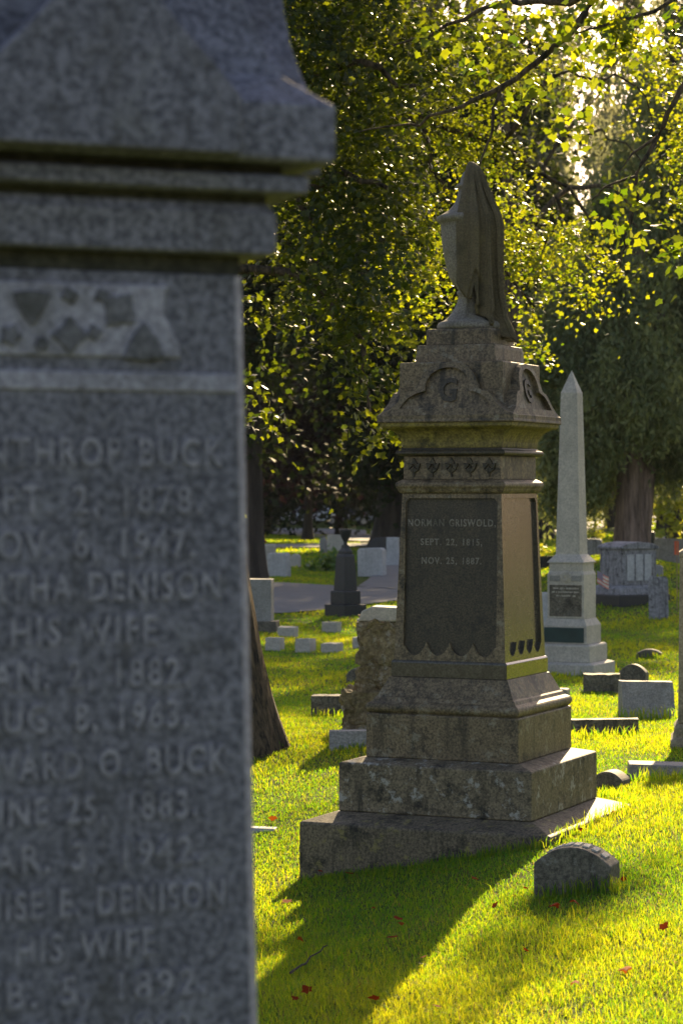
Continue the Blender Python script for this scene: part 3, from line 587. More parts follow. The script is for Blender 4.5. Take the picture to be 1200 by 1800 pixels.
# rustic rock monument
rx = (668-600)/F*21; T = empty('rock_monument', (rx, 21, gz(rx, 21)-.06), R(-10), 'rough brown rock-faced monument half hidden behind the tall brown monument', 'monument')
def rocky(x0, x1, y0, y1, z0, z1, cuts, amp, name):
    o = MB().box(x0, x1, y0, y1, z0, z1).build(name, M['rock'], T)
    me = o.data; bm = bmesh.new(); bm.from_mesh(me); bmesh.ops.subdivide_edges(bm, edges=bm.edges, cuts=cuts, use_grid_fill=True)
    for v in bm.verts:
        v.co += noise.noise_vector(v.co*5+Vector((3,1,z0)))*amp+noise.noise_vector(v.co*13)*amp*.6+noise.noise_vector(v.co*29)*amp*.25
    bm.to_mesh(me); bm.free()
    return o
rocky(-.30,.34,-.22,.22,0,.40,16,.075,'rock_base'); rocky(-.165,.30,-.14,.15,.38,1.04,18,.075,'rock_die')
MB().prism([(-.17,1.03),(.30,1.03),(.30,1.10),(.2,1.15),(-.05,1.16),(-.14,1.12)], -.15, .15).build('cap', M['pale_granite'], T, .015)
# grey monument with rough base, far left
lx = (438-600)/F*41; T = empty('grey_monument', (lx, 41, gz(lx, 41)-.05), R(-6), 'grey block monument with a rock-faced foot beside the near monument edge', 'monument')
o = MB().box(-.47,.49,-.25,.25,0,.24).build('rock_base', M['marker_granite'], T); weather(o, .02, 6, 8)
MB().box(-.38,.40,-.18,.18,.23,.95).build('die', M['grey_granite'], T, .012)
# dark urn column
ux = (607-600)/F*47; k = 47/F; T = empty('urn_column', (ux, 47, gz(ux, 47)-.05), R(45-4), 'near-black granite column topped by a small open urn beside the road', 'monument')
MB().loft([(.29,0),(.29,.27)]).build('base', M['dark_granite'], T, .01); MB().loft([(.21,.2705),(.21,.52),(.19,.54)]).build('plinth', M['dark_granite'], T, .01)
MB().loft([(.165,.5405),(.13,1.20),(.11,1.25)]).build('shaft', M['dark_granite'], T, .008)
MB().loft([(.10,1.2505),(.10,1.30),(.06,1.36),(.055,1.42)]).build('pedestal', M['dark_granite'], T, .006)
MB().lathe([(.05,1.42),(.035,1.45),(.04,1.49),(.08,1.56),(.11,1.64),(.125,1.70),(.13,1.73),(.115,1.735),(.09,1.70),(.02,1.66)], 20).build('urn', M['dark_granite'], T, smooth=True)
# stones beyond the road
for nm, px, Y, wd, h, st, mt, rz, lab in [
    ('upright_slab',475,72,.36,.88,'round','pale_granite',-20,'tall pale upright slab before the red hydrant'),
    ('square_gravestone',491,70,.62,.68,'round','white_marble',-26,'squat whitish gravestone beyond the road, nearest the hydrant'),
    ('arched_gravestone',520,78,.3,.42,'arch','pale_granite',-20,'small pale stone tucked behind the squat whitish gravestone'),
    ('arched_gravestone',568,92,.26,.62,'arch','grey_granite',-30,'narrow grey stone at the end of the pale path'),
    ('square_gravestone',592,95,.75,.66,'round','pale_granite',-10,'broad pale stone behind the leafy hosta clump'),
    ('square_gravestone',654,70,.80,.82,'round','white_marble',-24,'large whitish gravestone right of the dark urn column'),
    ('broad_gravestone',672,80,.9,.88,'arch','dark_granite',-16,'dark arched stone showing above the large whitish gravestone'),
    ('upright_slab',690,78,.4,.92,'block','white_marble',-16,'pale slab beside the left edge of the tall brown monument'),
    ('arched_gravestone',459,86,.2,.4,'arch','white_marble',-16,'small white stone behind the tall pale slab')]:
    stone(nm, lab, 'gravestone', px, Y, wd, .3 if wd > .5 else .2, h, mt, st, rz, 0, 'gravestones beyond the road', bevel=.03)

# hydrant
hx = (460-600)/F*100; T = empty('fire_hydrant', (hx, 100, gz(hx, 100)), 0, 'red fire hydrant with a yellow top by the far road', 'hydrant')
MB().lathe([(.17,0),(.17,.05),(.12,.06),(.12,.40),(.14,.42),(.14,.46)], 16).build('barrel', M['hyd_red'], T, smooth=False)
MB().lathe([(.145,.4605),(.145,.50),(.12,.58),(.06,.64),(.03,.66),(.03,.70)], 16).build('bonnet', M['hyd_yellow'], T)
for sx in (-1, 1): MB().tube([(sx*.11,0,.32),(sx*.2,0,.32)], .055, 10).build('nozzle', M['hyd_red'], T)
# parked cars
def car(px, Y, rz, body, label):
    x = (px-600)/F*Y; T = empty('parked_car', (x, Y, gz(x, Y)+.06), R(rz), label, 'car', 'cars parked beyond the far road')
    side = [(-2.2,.35),(-2.25,.62),(-2.1,.86),(-1.45,.95),(-.75,1.42),(.75,1.45),(1.5,.98),(2.15,.92),(2.25,.6),(2.2,.3)]
    b = MB().prism([(x_, z) for x_, z in side][::-1], -.86, .86); 
    b.v = [(x_, y*(1 if z < 1 else .80), z) for x_, y, z in b.v]; b.build('body', M[body], T, .06)
    for sy in (-1, 1):
        wv = [(-1.25,.98),(1.3,.99),(.68,1.38),(-.68,1.36)]
        MB().add([(a, sy*(.868 if c < 1.1 else .715), c) for a, c in wv]+[(a, sy*(.84 if c < 1.1 else .69), c) for a, c in wv], [(0,1,2,3),(7,6,5,4),(0,1,5,4),(1,2,6,5),(2,3,7,6),(3,0,4,7)]).build('window', M['glass'], T)
        for wx in (-1.35, 1.35):
            wl = MB().tube([(wx, sy*.68, .32),(wx, sy*.88, .32)], .32, 18).build('wheel', M['tyre'], T)
            MB().tube([(wx, sy*.875, .32),(wx, sy*.895, .32)], .2, 14).build('rim', M['rim'], wl)
    for sy in (-.6, .6):
        MB().box(-2.28,-2.2,sy-.16,sy+.16,.62,.75).build('headlight', M['lamp'], T); MB().box(2.2,2.28,sy-.16,sy+.16,.64,.78).build('tail_light', M['lamp_red'], T)
car(548, 172, 4, 'car_white', 'white car parked in the shade behind the low branches, centre of the row'); car(455, 172, 2, 'car_dark', 'dark car parked in the shade near the hydrant')
car(670, 170, 6, 'car_grey', 'grey car parked in the shade by the thick dark trunk'); car(628, 176, 3, 'car_dark', 'dark car parked between the white and the grey car')

# ------------------------------------------------------------------ leaves and trees
def star(n):
    if n == 'maple':
        ang = [-90,-50,-25,10,40,62,90,118,140,170,205,230]; r = [.34,.66,.52,.90,.60,.74,1.0,.74,.60,.90,.52,.66]
        return np.array([(a_*math.cos(R(g_)), a_*math.sin(R(g_))) for g_, a_ in zip(ang, r)])
    if n == 'oval': return np.array([(-.0,-1),(.45,-.35),(.42,.35),(0,1),(-.42,.35),(-.45,-.35)])
    if n == 'clump': return np.array([(r_*math.cos(R(a_)), r_*math.sin(R(a_))) for a_, r_ in zip(range(0,360,40), [1,.45,.9,.4,1,.5,.85,.4,.7])])
    if n == 'frond': return np.array([(0,-1),(.16,-.3),(.42,-.15),(.16,.1),(.30,.42),(.06,.5),(0,1),(-.08,.45),(-.34,.30),(-.15,.0),(-.40,-.22),(-.14,-.4)])
def leaves(name, C, Nrm, size, mt, parent, shape='maple', droop=None, fold=.25, tint=None, up=None):
    """one mesh with a leaf polygon fan at each centre C facing Nrm"""
    n = len(C); S = star(shape); k = len(S)
    Nrm = Nrm/np.linalg.norm(Nrm, axis=1, keepdims=True)
    if up is None:
        a = RNG.normal(size=(n, 3)); a[:,2] -= .8
    else: a = up+RNG.normal(size=(n, 3))*.45
    ay = a-(a*Nrm).sum(1, keepdims=True)*Nrm; ay /= np.linalg.norm(ay, axis=1, keepdims=True); ax = np.cross(ay, Nrm)
    s = (size*RNG.uniform(.65, 1.25, n))[:,None,None]
    P = C[:,None]+(ax[:,None]*S[None,:,0:1]+ay[:,None]*S[None,:,1:2])*s*.5-Nrm[:,None]*(np.abs(S[None,:,0:1])**1.2+.35*S[None,:,1:2]**2)*s*.5*fold*RNG.uniform(-.3,1.6,(n,1,1))
    V = np.concatenate([C[:,None], P], 1).reshape(-1, 3); b = (np.arange(n)*(k+1))[:,None]; j = np.arange(k)
    Fc = np.stack([np.broadcast_to(b, (n, k)), b+1+j, b+1+(j+1)%k], -1).reshape(-1, 3)
    if tint is None: tint = RNG.uniform(0, 1, n)
    o = fast(name, V, Fc, mt, parent, np.repeat(tint, k+1)); return o
def sprays(blobs, per_m3, leaf, nleaf=14, spread=.28, flat=.35, shell=.5):
    """blobs (px,py,Y,r_px, density) -> leaf centres, normals, tints in flat drooping sprays"""
    Cs, Ns, Ts = [], [], []
    for b in blobs:
        px, py, Y, rp = b[:4]; dens = b[4] if len(b) > 4 else 1; r = rp/F*Y; c = np.array(W(px, py, Y)); ns = max(2, int(per_m3*dens*4.19*r**3+2*dens))
        d = RNG.normal(size=(ns, 3)); d /= np.linalg.norm(d, axis=1, keepdims=True); rad = RNG.uniform(0, 1, ns)**(1/3*(1-shell)+.12)
        d[:,2] *= .9
        pc = c+d*r*rad[:,None]*np.array([1, 1.25, 1])
        nrm = d*np.array([.5,.5,.3])+np.array([0,-.15,.75])+RNG.normal(size=(ns, 3))*.35
        nl = RNG.poisson(nleaf, ns)+3
        ii = np.repeat(np.arange(ns), nl); m = len(ii)
        nn = nrm[ii]/np.linalg.norm(nrm[ii], axis=1, keepdims=True)
        off = RNG.normal(size=(m, 3))*spread; off -= (off*nn).sum(1, keepdims=True)*nn*(1-flat)
        off[:,2] -= (off[:,0]**2+off[:,1]**2)/spread*.28
        off[:,2] -= .10*spread
        Cs.append(pc[ii]+off); Ns.append(nn+RNG.normal(size=(m, 3))*.55); t_ = RNG.uniform(0, 1, ns); Ts.append(np.clip(t_[ii]*.6+RNG.uniform(0,.5,m), 0, 1))
    return np.concatenate(Cs), np.concatenate(Ns), np.concatenate(Ts)
def limb(mb, pts, r0, r1, n=7, jit=.0, sub=4):
    P = [Vector(p) for p in pts]; q = []
    for i in range(len(P)-1):
        for s in range(sub): q.append(P[i].lerp(P[i+1], s/sub)+Vector((random.gauss(0,jit), random.gauss(0,jit), random.gauss(0,jit)))*(1 if s else 0))
    q.append(P[-1]); L_ = len(q)
    mb.tube(q, [r0+(r1-r0)*(i/(L_-1))**.8 for i in range(L_)], n)
def rootlift(T, z=0): pass
def tree(name, label, base, group=None, cat='tree'):
    return empty(name, base, 0, label, cat, group)
def rel(T, mb): l = T.location; mb.v = [(x-l.x, y-l.y, z-l.z) for x, y, z in mb.v]; return mb

# --- tree A: the near dark maple at the left
bx = (428-600)/F*20; A = tree('maple_tree', 'dark leaning maple behind the near monument with a furrowed trunk', (bx, 20, gz(bx, 20)-.05))
tb = MB(); nseg = 40
def trunkpts(base, top, n, r0, r1, flare=.5, fl=.35, lobes=5, seg=28, wob=.05):
    mb = MB(); rings = []; b0 = Vector(base); t0 = Vector(top)
    for i in range(n+1):
        q = i/n; c = b0.lerp(t0, q)+Vector((math.sin(q*3)*wob, math.cos(q*2.3)*wob, 0)); h = (c-b0).length
        rr = r0+(r1-r0)*q+flare*r0*math.exp(-h/fl)
        rings.append([c+Vector((math.cos(a), math.sin(a), 0))*rr*(1+.16*math.exp(-h/fl)*math.sin(lobes*a+.6)+.05*math.sin(11*a+q*3)+.03*noise.noise(Vector((a*3, q*20, 1)))) for a in [2*math.pi*j/seg for j in range(seg)]])
    vs = [p for r in rings for p in r]; fs = [(i*seg+j, i*seg+(j+1)%seg, (i+1)*seg+(j+1)%seg, (i+1)*seg+j) for i in range(n) for j in range(seg)]
    return mb.add(vs, fs)
base = Vector((bx, 20, A.location.z)); top = Vector((bx-.85, 20.3, 3.2))
tm = trunkpts(base, top, 30, .25, .18, .62, .5)
for pts, r in [([top, (bx+.2,20.4,4.6), (bx+1.4,20,5.8)], .14), ([top, (bx-1,20.5,5), (bx-2,21,6.4)], .14), ([top, (bx-.1,20.8,6.5), (bx+.2,21,8.5)], .17),
               ([top-Vector((0,0,.9)), W(520,330,20.2), W(600,300,20), W(680,330,19.6)], .07), ([top-Vector((0,0,1.3)), W(520,480,20), W(590,520,19.7), W(640,640,19.2), W(650,740,19)], .05), ([top-Vector((0,0,.3)), W(520,140,20.3), W(640,110,20), W(730,150,20)], .07),
               ([W(520,330,20.2), W(560,420,20), W(540,520,19.8)], .03)]:
    limb(tm, pts, r, r*.25, 7, .04)
rel(A, tm).build('trunk', M['bark_dark'], A, smooth=True)
BL = [(520,60,20,110),(640,60,20.5,110),(730,90,20.5,80),(560,200,20,110),(660,220,20,100),(560,340,20,100),(640,390,20,105),(520,440,20.5,80),(600,500,19.5,85),(670,500,19.3,85),(700,590,19,45),(610,590,19.5,48),(650,690,19,50),(620,640,19.2,34),(690,650,19,30),(640,755,19,24),(560,520,20,60),(470,530,20,30,.4),(452,660,20,16,.5),(455,715,20,12,.5),
      (480,-120,21,230,.4),(700,-150,21.5,220,.4),(560,-380,22,300,.3),(780,20,21.5,70,.8),(520,260,21.5,120),(640,300,21.5,110),(500,60,21.5,110)]
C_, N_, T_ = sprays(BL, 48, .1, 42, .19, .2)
leaves('crown', C_-np.array(A.location), N_, .074, M['leaf_maple_shaded'], A, 'maple', tint=T_**1.8)

# its sunlit boughs, in the brighter leaf tone, reach to the right behind the tall monument
bm_ = MB(); st = Vector((A.location.x-.55, 20.3, 2.2))
for pts, r_ in [([st, W(560,250,21.5), W(720,200,22.3), W(880,250,22.6), W(1000,330,22.6), W(1060,440,22.4)], .05), ([W(720,200,22.3), W(780,330,22.3), W(860,420,22.4), W(940,540,22.2)], .04), ([W(880,250,22.6), W(960,140,22.6), W(1080,130,22.6), W(1180,230,22.5)], .025),
               ([W(640,225,21.9), W(690,330,22), W(720,440,22), W(730,520,22)], .035), ([W(1000,330,22.6), W(960,420,22.4), W(935,560,22.2)], .025)]:
    limb(bm_, pts, r_, r_*.2, 6, .03)
rel(A, bm_).build('limb', M['bark_dark'], A, smooth=True)
BL = [(720,110,22.5,100),(840,210,22.6,80),(840,90,22.6,95),(930,60,22.6,80,.6),(760,230,22.4,60)]
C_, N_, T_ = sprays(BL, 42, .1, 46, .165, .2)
leaves('crown', C_-np.array(A.location), N_, .060, M['leaf_maple_shaded'], A, 'maple', tint=T_**1.2)
BL = [(760,260,22.4,75),(740,380,22.2,85),(725,500,22,62),(850,240,22.6,60),(880,325,22.6,72),(890,430,22.4,82),(950,400,22.4,70),(1010,410,22.4,58),(1050,445,22.3,36),(1052,502,22.3,20),(965,485,22.3,50),(935,550,22.2,36),(925,608,22.2,13),(900,590,22.2,22),(790,470,22.2,65),
      (1252,354,22.5,56,2.6),(1236,286,22.5,56,2.4),(1216,218,22.5,52,2.0),(1186,148,22.5,50,1.6),(1140,70,22.5,50,1.2)]  # mostly out-of-view boughs, added to shade the grass by the low marker
C_, N_, T_ = sprays(BL, 42, .1, 46, .165, .2)
leaves('crown', C_-np.array(A.location), N_, .058, M['leaf_maple'], A, 'maple', tint=T_**1.3)
# --- tree E: a second maple further back, thin in leaf
ex = (880-600)/F*44; E = tree('maple_tree', 'thin-leaved maple further back, its yellow-green leaves against the bright gaps at the top right', (ex, 44, gz(ex, 44)-.05))
top = Vector((ex+.2, 44, 4.5)); tm = trunkpts((ex, 44, E.location.z), top, 14, .22, .15, .5, .5)
for pts, r_ in [([top, W(980,250,44), W(1060,120,44), W(1130,60,44)], .06), ([top, W(1000,330,44), W(1080,330,43.6), W(1120,400,43.5)], .07), ([top, W(880,150,44), W(900,-60,44)], .12), ([W(980,250,44), W(1060,230,44), W(1140,300,43.8)], .04)]:
    limb(tm, pts, r_, r_*.25, 6, .06)
rel(E, tm).build('trunk', M['bark_dark'], E, smooth=True)
BL = [(960,230,44,50,.6),(1000,130,44,55,.6),(1070,330,44,45,.6),(1090,400,43.6,28,.5),(1130,330,44,36,.5),(1100,220,44,45,.5),(1060,60,44,65,.7),(1130,60,44,60,.6),(1010,40,44,50,.7),(930,130,44,60,.5),(1140,470,43.6,18,.4),(1180,350,43.8,38,.7),(1190,432,43.6,22,.9),(1040,130,44,34,.8),(1180,200,44,40,.6),(900,-80,44,120,.3),(1050,-100,44,120,.3)]
C_, N_, T_ = sprays(BL, 7.5, .1, 30, .25, .2)
leaves('crown', C_-np.array(E.location), N_, .10, M['leaf_maple'], E, 'maple', tint=T_**1.5)

# --- tree C: the maple outside the right edge whose limb hangs over the top of the view
Cc = tree('maple_tree', 'maple limb with large bright leaves hanging across the top right corner', (4.6, 16.5, gz(4.6, 16.5)-.05))
tm = trunkpts((4.6, 16.5, Cc.location.z), (4.4, 16.4, 6.0), 14, .27, .20, .5, .45)
limb(tm, [(4.4,16.4,5.2), W(1300,-170,16.2), W(1060,-30,16), W(1000,60,16), W(905,140,16), W(810,188,15.9), W(720,218,15.9), W(630,232,15.8)], .045, .004, 8, .012, 5)
limb(tm, [W(885,152,16), W(866,190,15.9), W(862,240,15.9), W(842,292,15.8)], .018, .006, 6, .006)
limb(tm, [W(1080,-40,16), W(1000,4,16.2), W(930,2,16.4), W(870,8,16.5), W(760,60,16.6), W(690,80,16.6)], .04, .006, 7, .01)
limb(tm, [W(1320,-60,16.2), W(1194,160,16), W(1155,240,16), W(1118,305,15.9), W(1120,350,15.9), W(1096,423,15.9), W(1090,470,15.9)], .026, .004, 7, .008)
limb(tm, [W(1118,310,15.9), W(1060,330,15.8), W(1040,352,15.8)], .012, .004, 5, .004); limb(tm, [W(1155,240,16), W(1110,270,15.9), W(1090,300,15.8)], .014, .004, 5, .004)
limb(tm, [W(1250,-60,16.1), W(1150,20,15.9), W(1060,45,15.8), W(1010,60,15.8)], .02, .005, 6, .006); limb(tm, [W(1090,30,15.8), W(1080,90,15.8)], .01, .004, 5, .003)
limb(tm, [(4.4,16.4,5.8),(6,17.5,8),(7,18,9.5)], .16, .06, 8, .05); limb(tm, [(4.4,16.4,5.8),(3.6,15,8),(3,14,9.5)], .14, .05, 8, .05)
rel(Cc, tm).build('trunk', M['bark_dark'], Cc, smooth=True)
BL = [(1000,35,15.8,34,2.2),(950,45,15.8,24,2.2),(1085,60,15.8,26,2.2),(1120,30,15.9,28,2.2),(1180,20,15.9,30,2.2),(1010,120,15.9,14,2),(930,165,15.9,14,2),(1010,215,15.8,14,2),(1100,75,15.8,16,2),(1060,15,15.8,20,2),(1110,330,15.9,18,1.6),(1100,390,15.9,14,1.6),(900,20,16.3,30,1.6),(760,70,16.6,20,1.6),(830,110,16.5,18,1.6),(1190,440,15.8,14,1.6),(1265,-763,16.5,160,3),(1240,-850,17,150,2)]  # last blobs: unseen leaves added to keep sun off the near cap
C_, N_, T_ = sprays(BL, 26, .13, 8, .10)
leaves('crown', C_-np.array(Cc.location), N_*np.array([1,1,.8]), .088, M['leaf_maple'], Cc, 'maple', tint=T_**1.8)

# --- cedar at the right
def fronds(c0, blobs, per, size, mt, parent, shape='frond', sag=.8):
    Cs, Ns, Us, Ts = [], [], [], []
    for b in blobs:
        px, py, Y, rx_, rz_ = b[:5]; dens = b[5] if len(b) > 5 else 1; c = np.array(W(px, py, Y)); a = rx_/F*Y; h = rz_/F*Y; n = int(per*dens*(a*h)**.75*4)
        d = RNG.normal(size=(n, 3)); d /= np.linalg.norm(d, axis=1, keepdims=True); rad = RNG.uniform(.35, 1, n)**.5
        pc = c+d*rad[:,None]*np.array([a, a, h])
        # gather into drooping plumes
        q = RNG.integers(0, n, max(n//110, 10)); pi_ = RNG.integers(0, len(q), n); Ts.append(np.clip(RNG.uniform(0, 1, len(q))[pi_]**1.5*.75+RNG.uniform(0, .3, n), 0, 1)); pc2 = pc[q][pi_]+RNG.normal(size=(n, 3))*np.array([.24,.24,.42])*(.7 if size < .3 else 1.3)
        Cs.append(pc2); Ns.append(d*np.array([1,1,.25])+RNG.normal(size=(n, 3))*.45); Us.append(np.stack([d[:,0]*.35, d[:,1]*.35, np.full(n, sag)], -1))
    return leaves('crown', np.concatenate(Cs)-np.array(c0), np.concatenate(Ns), size, mt, parent, shape, up=np.concatenate(Us), fold=.15, tint=np.concatenate(Ts))
cx = (1104-600)/F*58; D = tree('cedar_tree', 'big dark green cedar with a thick reddish fluted trunk at the right', (cx, 58, gz(cx, 58)-.1))
tm = trunkpts((cx, 58, D.location.z), (cx+.1, 58, 6), 18, .34, .24, .22, .8, 6)
tm2 = trunkpts((cx+.26, 57.9, D.location.z), (cx+.8, 58.2, 5), 14, .2, .12, .2, .6, 4); tm.add(tm2.v, tm2.f)
rel(D, tm).build('trunk', M['bark_cedar'], D, smooth=True)
CB = [(1110,775,59.2,110,75,.8),(1020,775,57.5,70,95),(985,850,58,40,70),(1040,850,58.5,32,60,.7),(1185,775,58,60,75),(1000,690,57.5,75,110),(1100,680,57,100,120),(1190,680,58,70,110),(1040,580,58,85,95),(1140,560,58,90,110),(965,600,58.5,45,80),(1100,440,58.5,70,110),(1180,430,58.5,50,90,.6),(1110,320,58.5,40,90,.6),(1000,500,58.5,50,60,.7),(1240,600,58.5,70,200,.9),(1150,200,59,50,80,.7),(1200,300,59,60,100,.7),(1060,380,58.5,40,70,.6)]
fronds(D.location, CB, 1500, .20, M['cedar'], D)
# --- paler pines far behind at the right
for px, Y, pyb, pyt, wpx, dens, lab in [(960,105,880,150,75,1.0,'pale grey-green pine in the haze right of the urn'),(1165,110,880,200,75,.9,'thin pale pine against the bright sky at the right edge'),(1075,125,900,230,80,.8,'tall thin pine rising behind the big cedar'),(890,130,900,120,80,1.0,'dense far pine behind the golden maple')]:
    x = (px-600)/F*Y; P_ = tree('pine_tree', lab, (x, Y, gz(x, Y)-.1), 'pines in the far background')
    tm = MB(); zt = (HZ-pyt)/F*Y; limb(tm, [P_.location, (x+.2, Y, zt*.5), (x, Y, zt)], .38, .06, 8, .05)
    hh = zt-P_.location.z; bl = []
    for i in range(15):
        q = i/14; py = pyb-120+(pyt-pyb+120)*q; ww = wpx*(1-.72*q)
        for s in (-1, 1):
            ax = px+s*ww*random.uniform(.35,.75); zz_ = (HZ-py)/F*Y; limb(tm, [(x, Y, zz_+.2), (x+s*ww/F*Y*.8, Y+random.uniform(-1,1), zz_)], .05, .015, 5, .05)
            bl.append((ax, py+random.uniform(-15,15), Y+random.uniform(-1.2,1.2), ww*.5, 20, dens*random.uniform(.6,1.3)))
    rel(P_, tm).build('trunk', M['bark_far'], P_); fronds(P_.location, bl, 300, .55, M['pine'], P_)
x = (1190-600)/F*80; P_ = tree('pine_tree', 'tall open-crowned pine rising out of the top right corner', (x, 80, gz(x, 80)-.1), 'pines in the far background'); tm = MB()
PB = [(1120,250,80,45,40,.12),(1180,330,80,45,40,.2),(1040,150,80,36,60,.22),(1000,60,80,40,60,.2),(1170,430,82,40,50,.15),(1060,260,82,35,50,.15),(1090,60,80,30,60,.2),(1150,90,80,70,80,.22),(1080,-130,80,120,110,.55),(1200,-60,80,120,120,.55),(1100,-290,80,120,90,.55),(1000,-160,80,80,90,.5),(1280,120,80,70,150,.55),(1390,60,80,100,150,.55),(1330,-110,80,100,80,.55),(1290,330,80,60,90,.55),(1400,300,80,90,120,.55),(1250,-250,80,90,80,.55),(940,-300,80,80,80,.5)]  # blobs beyond the frame: unseen crown added to shade the middle lawn
limb(tm, [P_.location, (x+.2, 80, 8), (x-.3, 80, 16), (x, 80, 24)], .42, .08, 9, .06)
for b in PB:
    c = W(b[0], b[1], b[2]); limb(tm, [Vector((x, 80, c.z-1.5)), Vector((x, 80, c.z-1)).lerp(c, .55)+Vector((0,0,.5)), c], .10, .02, 6, .12)
rel(P_, tm).build('trunk', M['bark_far'], P_); fronds(P_.location, PB, 300, .55, M['pine'], P_)
# --- the dark trees behind the road at the left
def bigtree(px, Y, pybase, blobs, mt, lab, name='shade_tree', r=.45, leaf=.34, per=6, shape='clump', group='shade trees beyond the road', lean=0):
    x = (px-600)/F*Y; T = tree(name, lab, (x, Y, gz(x, Y)-.1), group)
    zt = max((HZ-b[1])/F*Y for b in blobs)
    tm = trunkpts(T.location, (x+lean, Y, max(2.5, zt*.6)), 14, r, r*.55, .6, .8)
    for b in blobs:
        c = W(b[0], b[1], b[2]); limb(tm, [Vector((x+lean*.5, Y, max(1.0, min(c.z-1.0, zt*.5)))), Vector((x, Y, 0)).lerp(c, .6)+Vector((0,0,c.z*.4)), c], r*.3, .03, 6, .1)
    rel(T, tm).build('trunk', M['bark_far'], T, smooth=True)
    C_, N_, T_ = sprays(blobs, per, leaf, 16, leaf*2.0, .5, .4)
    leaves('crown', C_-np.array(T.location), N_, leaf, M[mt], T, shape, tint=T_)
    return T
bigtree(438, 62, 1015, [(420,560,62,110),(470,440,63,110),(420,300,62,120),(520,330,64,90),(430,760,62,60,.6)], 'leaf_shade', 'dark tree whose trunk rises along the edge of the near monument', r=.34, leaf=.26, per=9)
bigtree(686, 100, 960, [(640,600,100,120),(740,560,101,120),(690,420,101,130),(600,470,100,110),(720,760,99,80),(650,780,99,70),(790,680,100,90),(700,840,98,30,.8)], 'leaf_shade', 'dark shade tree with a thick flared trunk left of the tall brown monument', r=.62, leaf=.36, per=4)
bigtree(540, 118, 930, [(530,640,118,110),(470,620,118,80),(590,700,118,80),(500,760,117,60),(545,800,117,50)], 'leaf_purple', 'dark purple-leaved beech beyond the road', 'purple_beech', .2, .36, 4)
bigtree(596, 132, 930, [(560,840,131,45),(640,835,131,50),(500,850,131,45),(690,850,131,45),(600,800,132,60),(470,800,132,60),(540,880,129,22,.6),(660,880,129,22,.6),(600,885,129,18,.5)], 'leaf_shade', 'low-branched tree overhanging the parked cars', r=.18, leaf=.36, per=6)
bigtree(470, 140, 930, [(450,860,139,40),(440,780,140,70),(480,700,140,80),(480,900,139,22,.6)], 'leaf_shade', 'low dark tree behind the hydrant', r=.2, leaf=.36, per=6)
bigtree(820, 112, 940, [(780,800,112,80),(860,760,112,90),(900,650,113,100),(840,600,113,110),(900,860,112,50),(800,880,111,40),(830,480,112,110),(880,330,112,110),(790,340,112,110),(900,210,112,100),(800,200,112,90)], 'leaf_shade', 'dark tree hidden mostly behind the tall brown monument', r=.4, leaf=.36, per=4)  # upper blobs added out of sight to shade the grass beyond the road
bigtree(850, 80, 975, [(760,430,80,80),(850,300,80,90),(940,430,80,70),(860,470,80,90),(780,220,80,90),(940,200,80,60,.6),(870,90,80,90),(780,540,80,70),(880,600,80,70),(950,340,80,50)], 'leaf_shade', 'added broad dark tree between the golden maple and the cedar, shading the road', r=.32, leaf=.3, per=6)  # added, mostly hidden, to keep the sun off the road
# small sunlit trees and shrubs at the right
bigtree(1186, 76, 950, [(1150,875,75,28),(1185,850,76,40),(1215,890,75,30),(1190,910,74,16,.7),(1145,905,75,12,.7)], 'leaf_bush', 'small yellow-green tree with a slanting dark trunk at the right edge', 'small_tree', .15, .22, 24, lean=-.5, group=None)
def shrub(name, label, px, Y, blobs, mt, leaf=.14, per=60, stems=6, shape='oval', cat='shrub'):
    x = (px-600)/F*Y; T = empty(name, (x, Y, gz(x, Y)-.03), 0, label, cat); tm = MB()
    for i in range(stems):
        b = random.choice(blobs); c = W(b[0]+random.uniform(-.5,.5)*b[3], b[1], b[2]); limb(tm, [T.location, T.location.lerp(c, .5)+Vector((random.uniform(-.08,.08),0,.1)), c], .025, .008, 5, .01)
    rel(T, tm).build('stem', M['bark_far'], T)
    C_, N_, T_ = sprays(blobs, per, leaf, 10, leaf*1.2, .6, .3); leaves('foliage', C_-np.array(T.location), N_, leaf, M[mt], T, shape, tint=T_)
shrub('sunlit_shrub', 'small sunlit yellow shrub between the obelisk and the cedar trunk', 1046, 72, [(1040,930,72,13),(1050,945,72,12),(1044,915,72,9)], 'leaf_bush', .14, 90)
shrub('orange_shrub', 'orange autumn shrub glowing behind the obelisk', 964, 108, [(966,890,108,12),(958,880,108,10),(972,905,108,7)], 'leaf_orange', .2, 60)
shrub('sunlit_shrub', 'bright yellow-green shrub above the orange one behind the obelisk', 965, 112, [(965,850,112,20),(955,825,112,14),(972,870,112,12)], 'leaf_bush', .22, 40)
shrub('hosta_clump', 'leafy green hosta clump beside the dark urn column', 575, 74, [(560,990,74,13),(580,984,74,14),(597,980,74,15),(548,994,74,8)], 'leaf_hosta', .22, 110, 4, cat='plant')
T = empty('potted_plant', place(957, 60, 0), 0, 'small plant in a dark pot left of the obelisk', 'potted plant')
MB().lathe([(.14,0),(.2,.3),(.21,.3),(.19,.27)], 16).build('pot', M['pot'], T); pc = np.array([(RNG.normal()*.14-.1, RNG.normal()*.12, .38+abs(RNG.normal())*.1) for _ in range(120)])
leaves('foliage', pc, RNG.normal(size=(120, 3))+np.array([0,-.3,.8]), .1, M['leaf_bush'], T, 'oval')
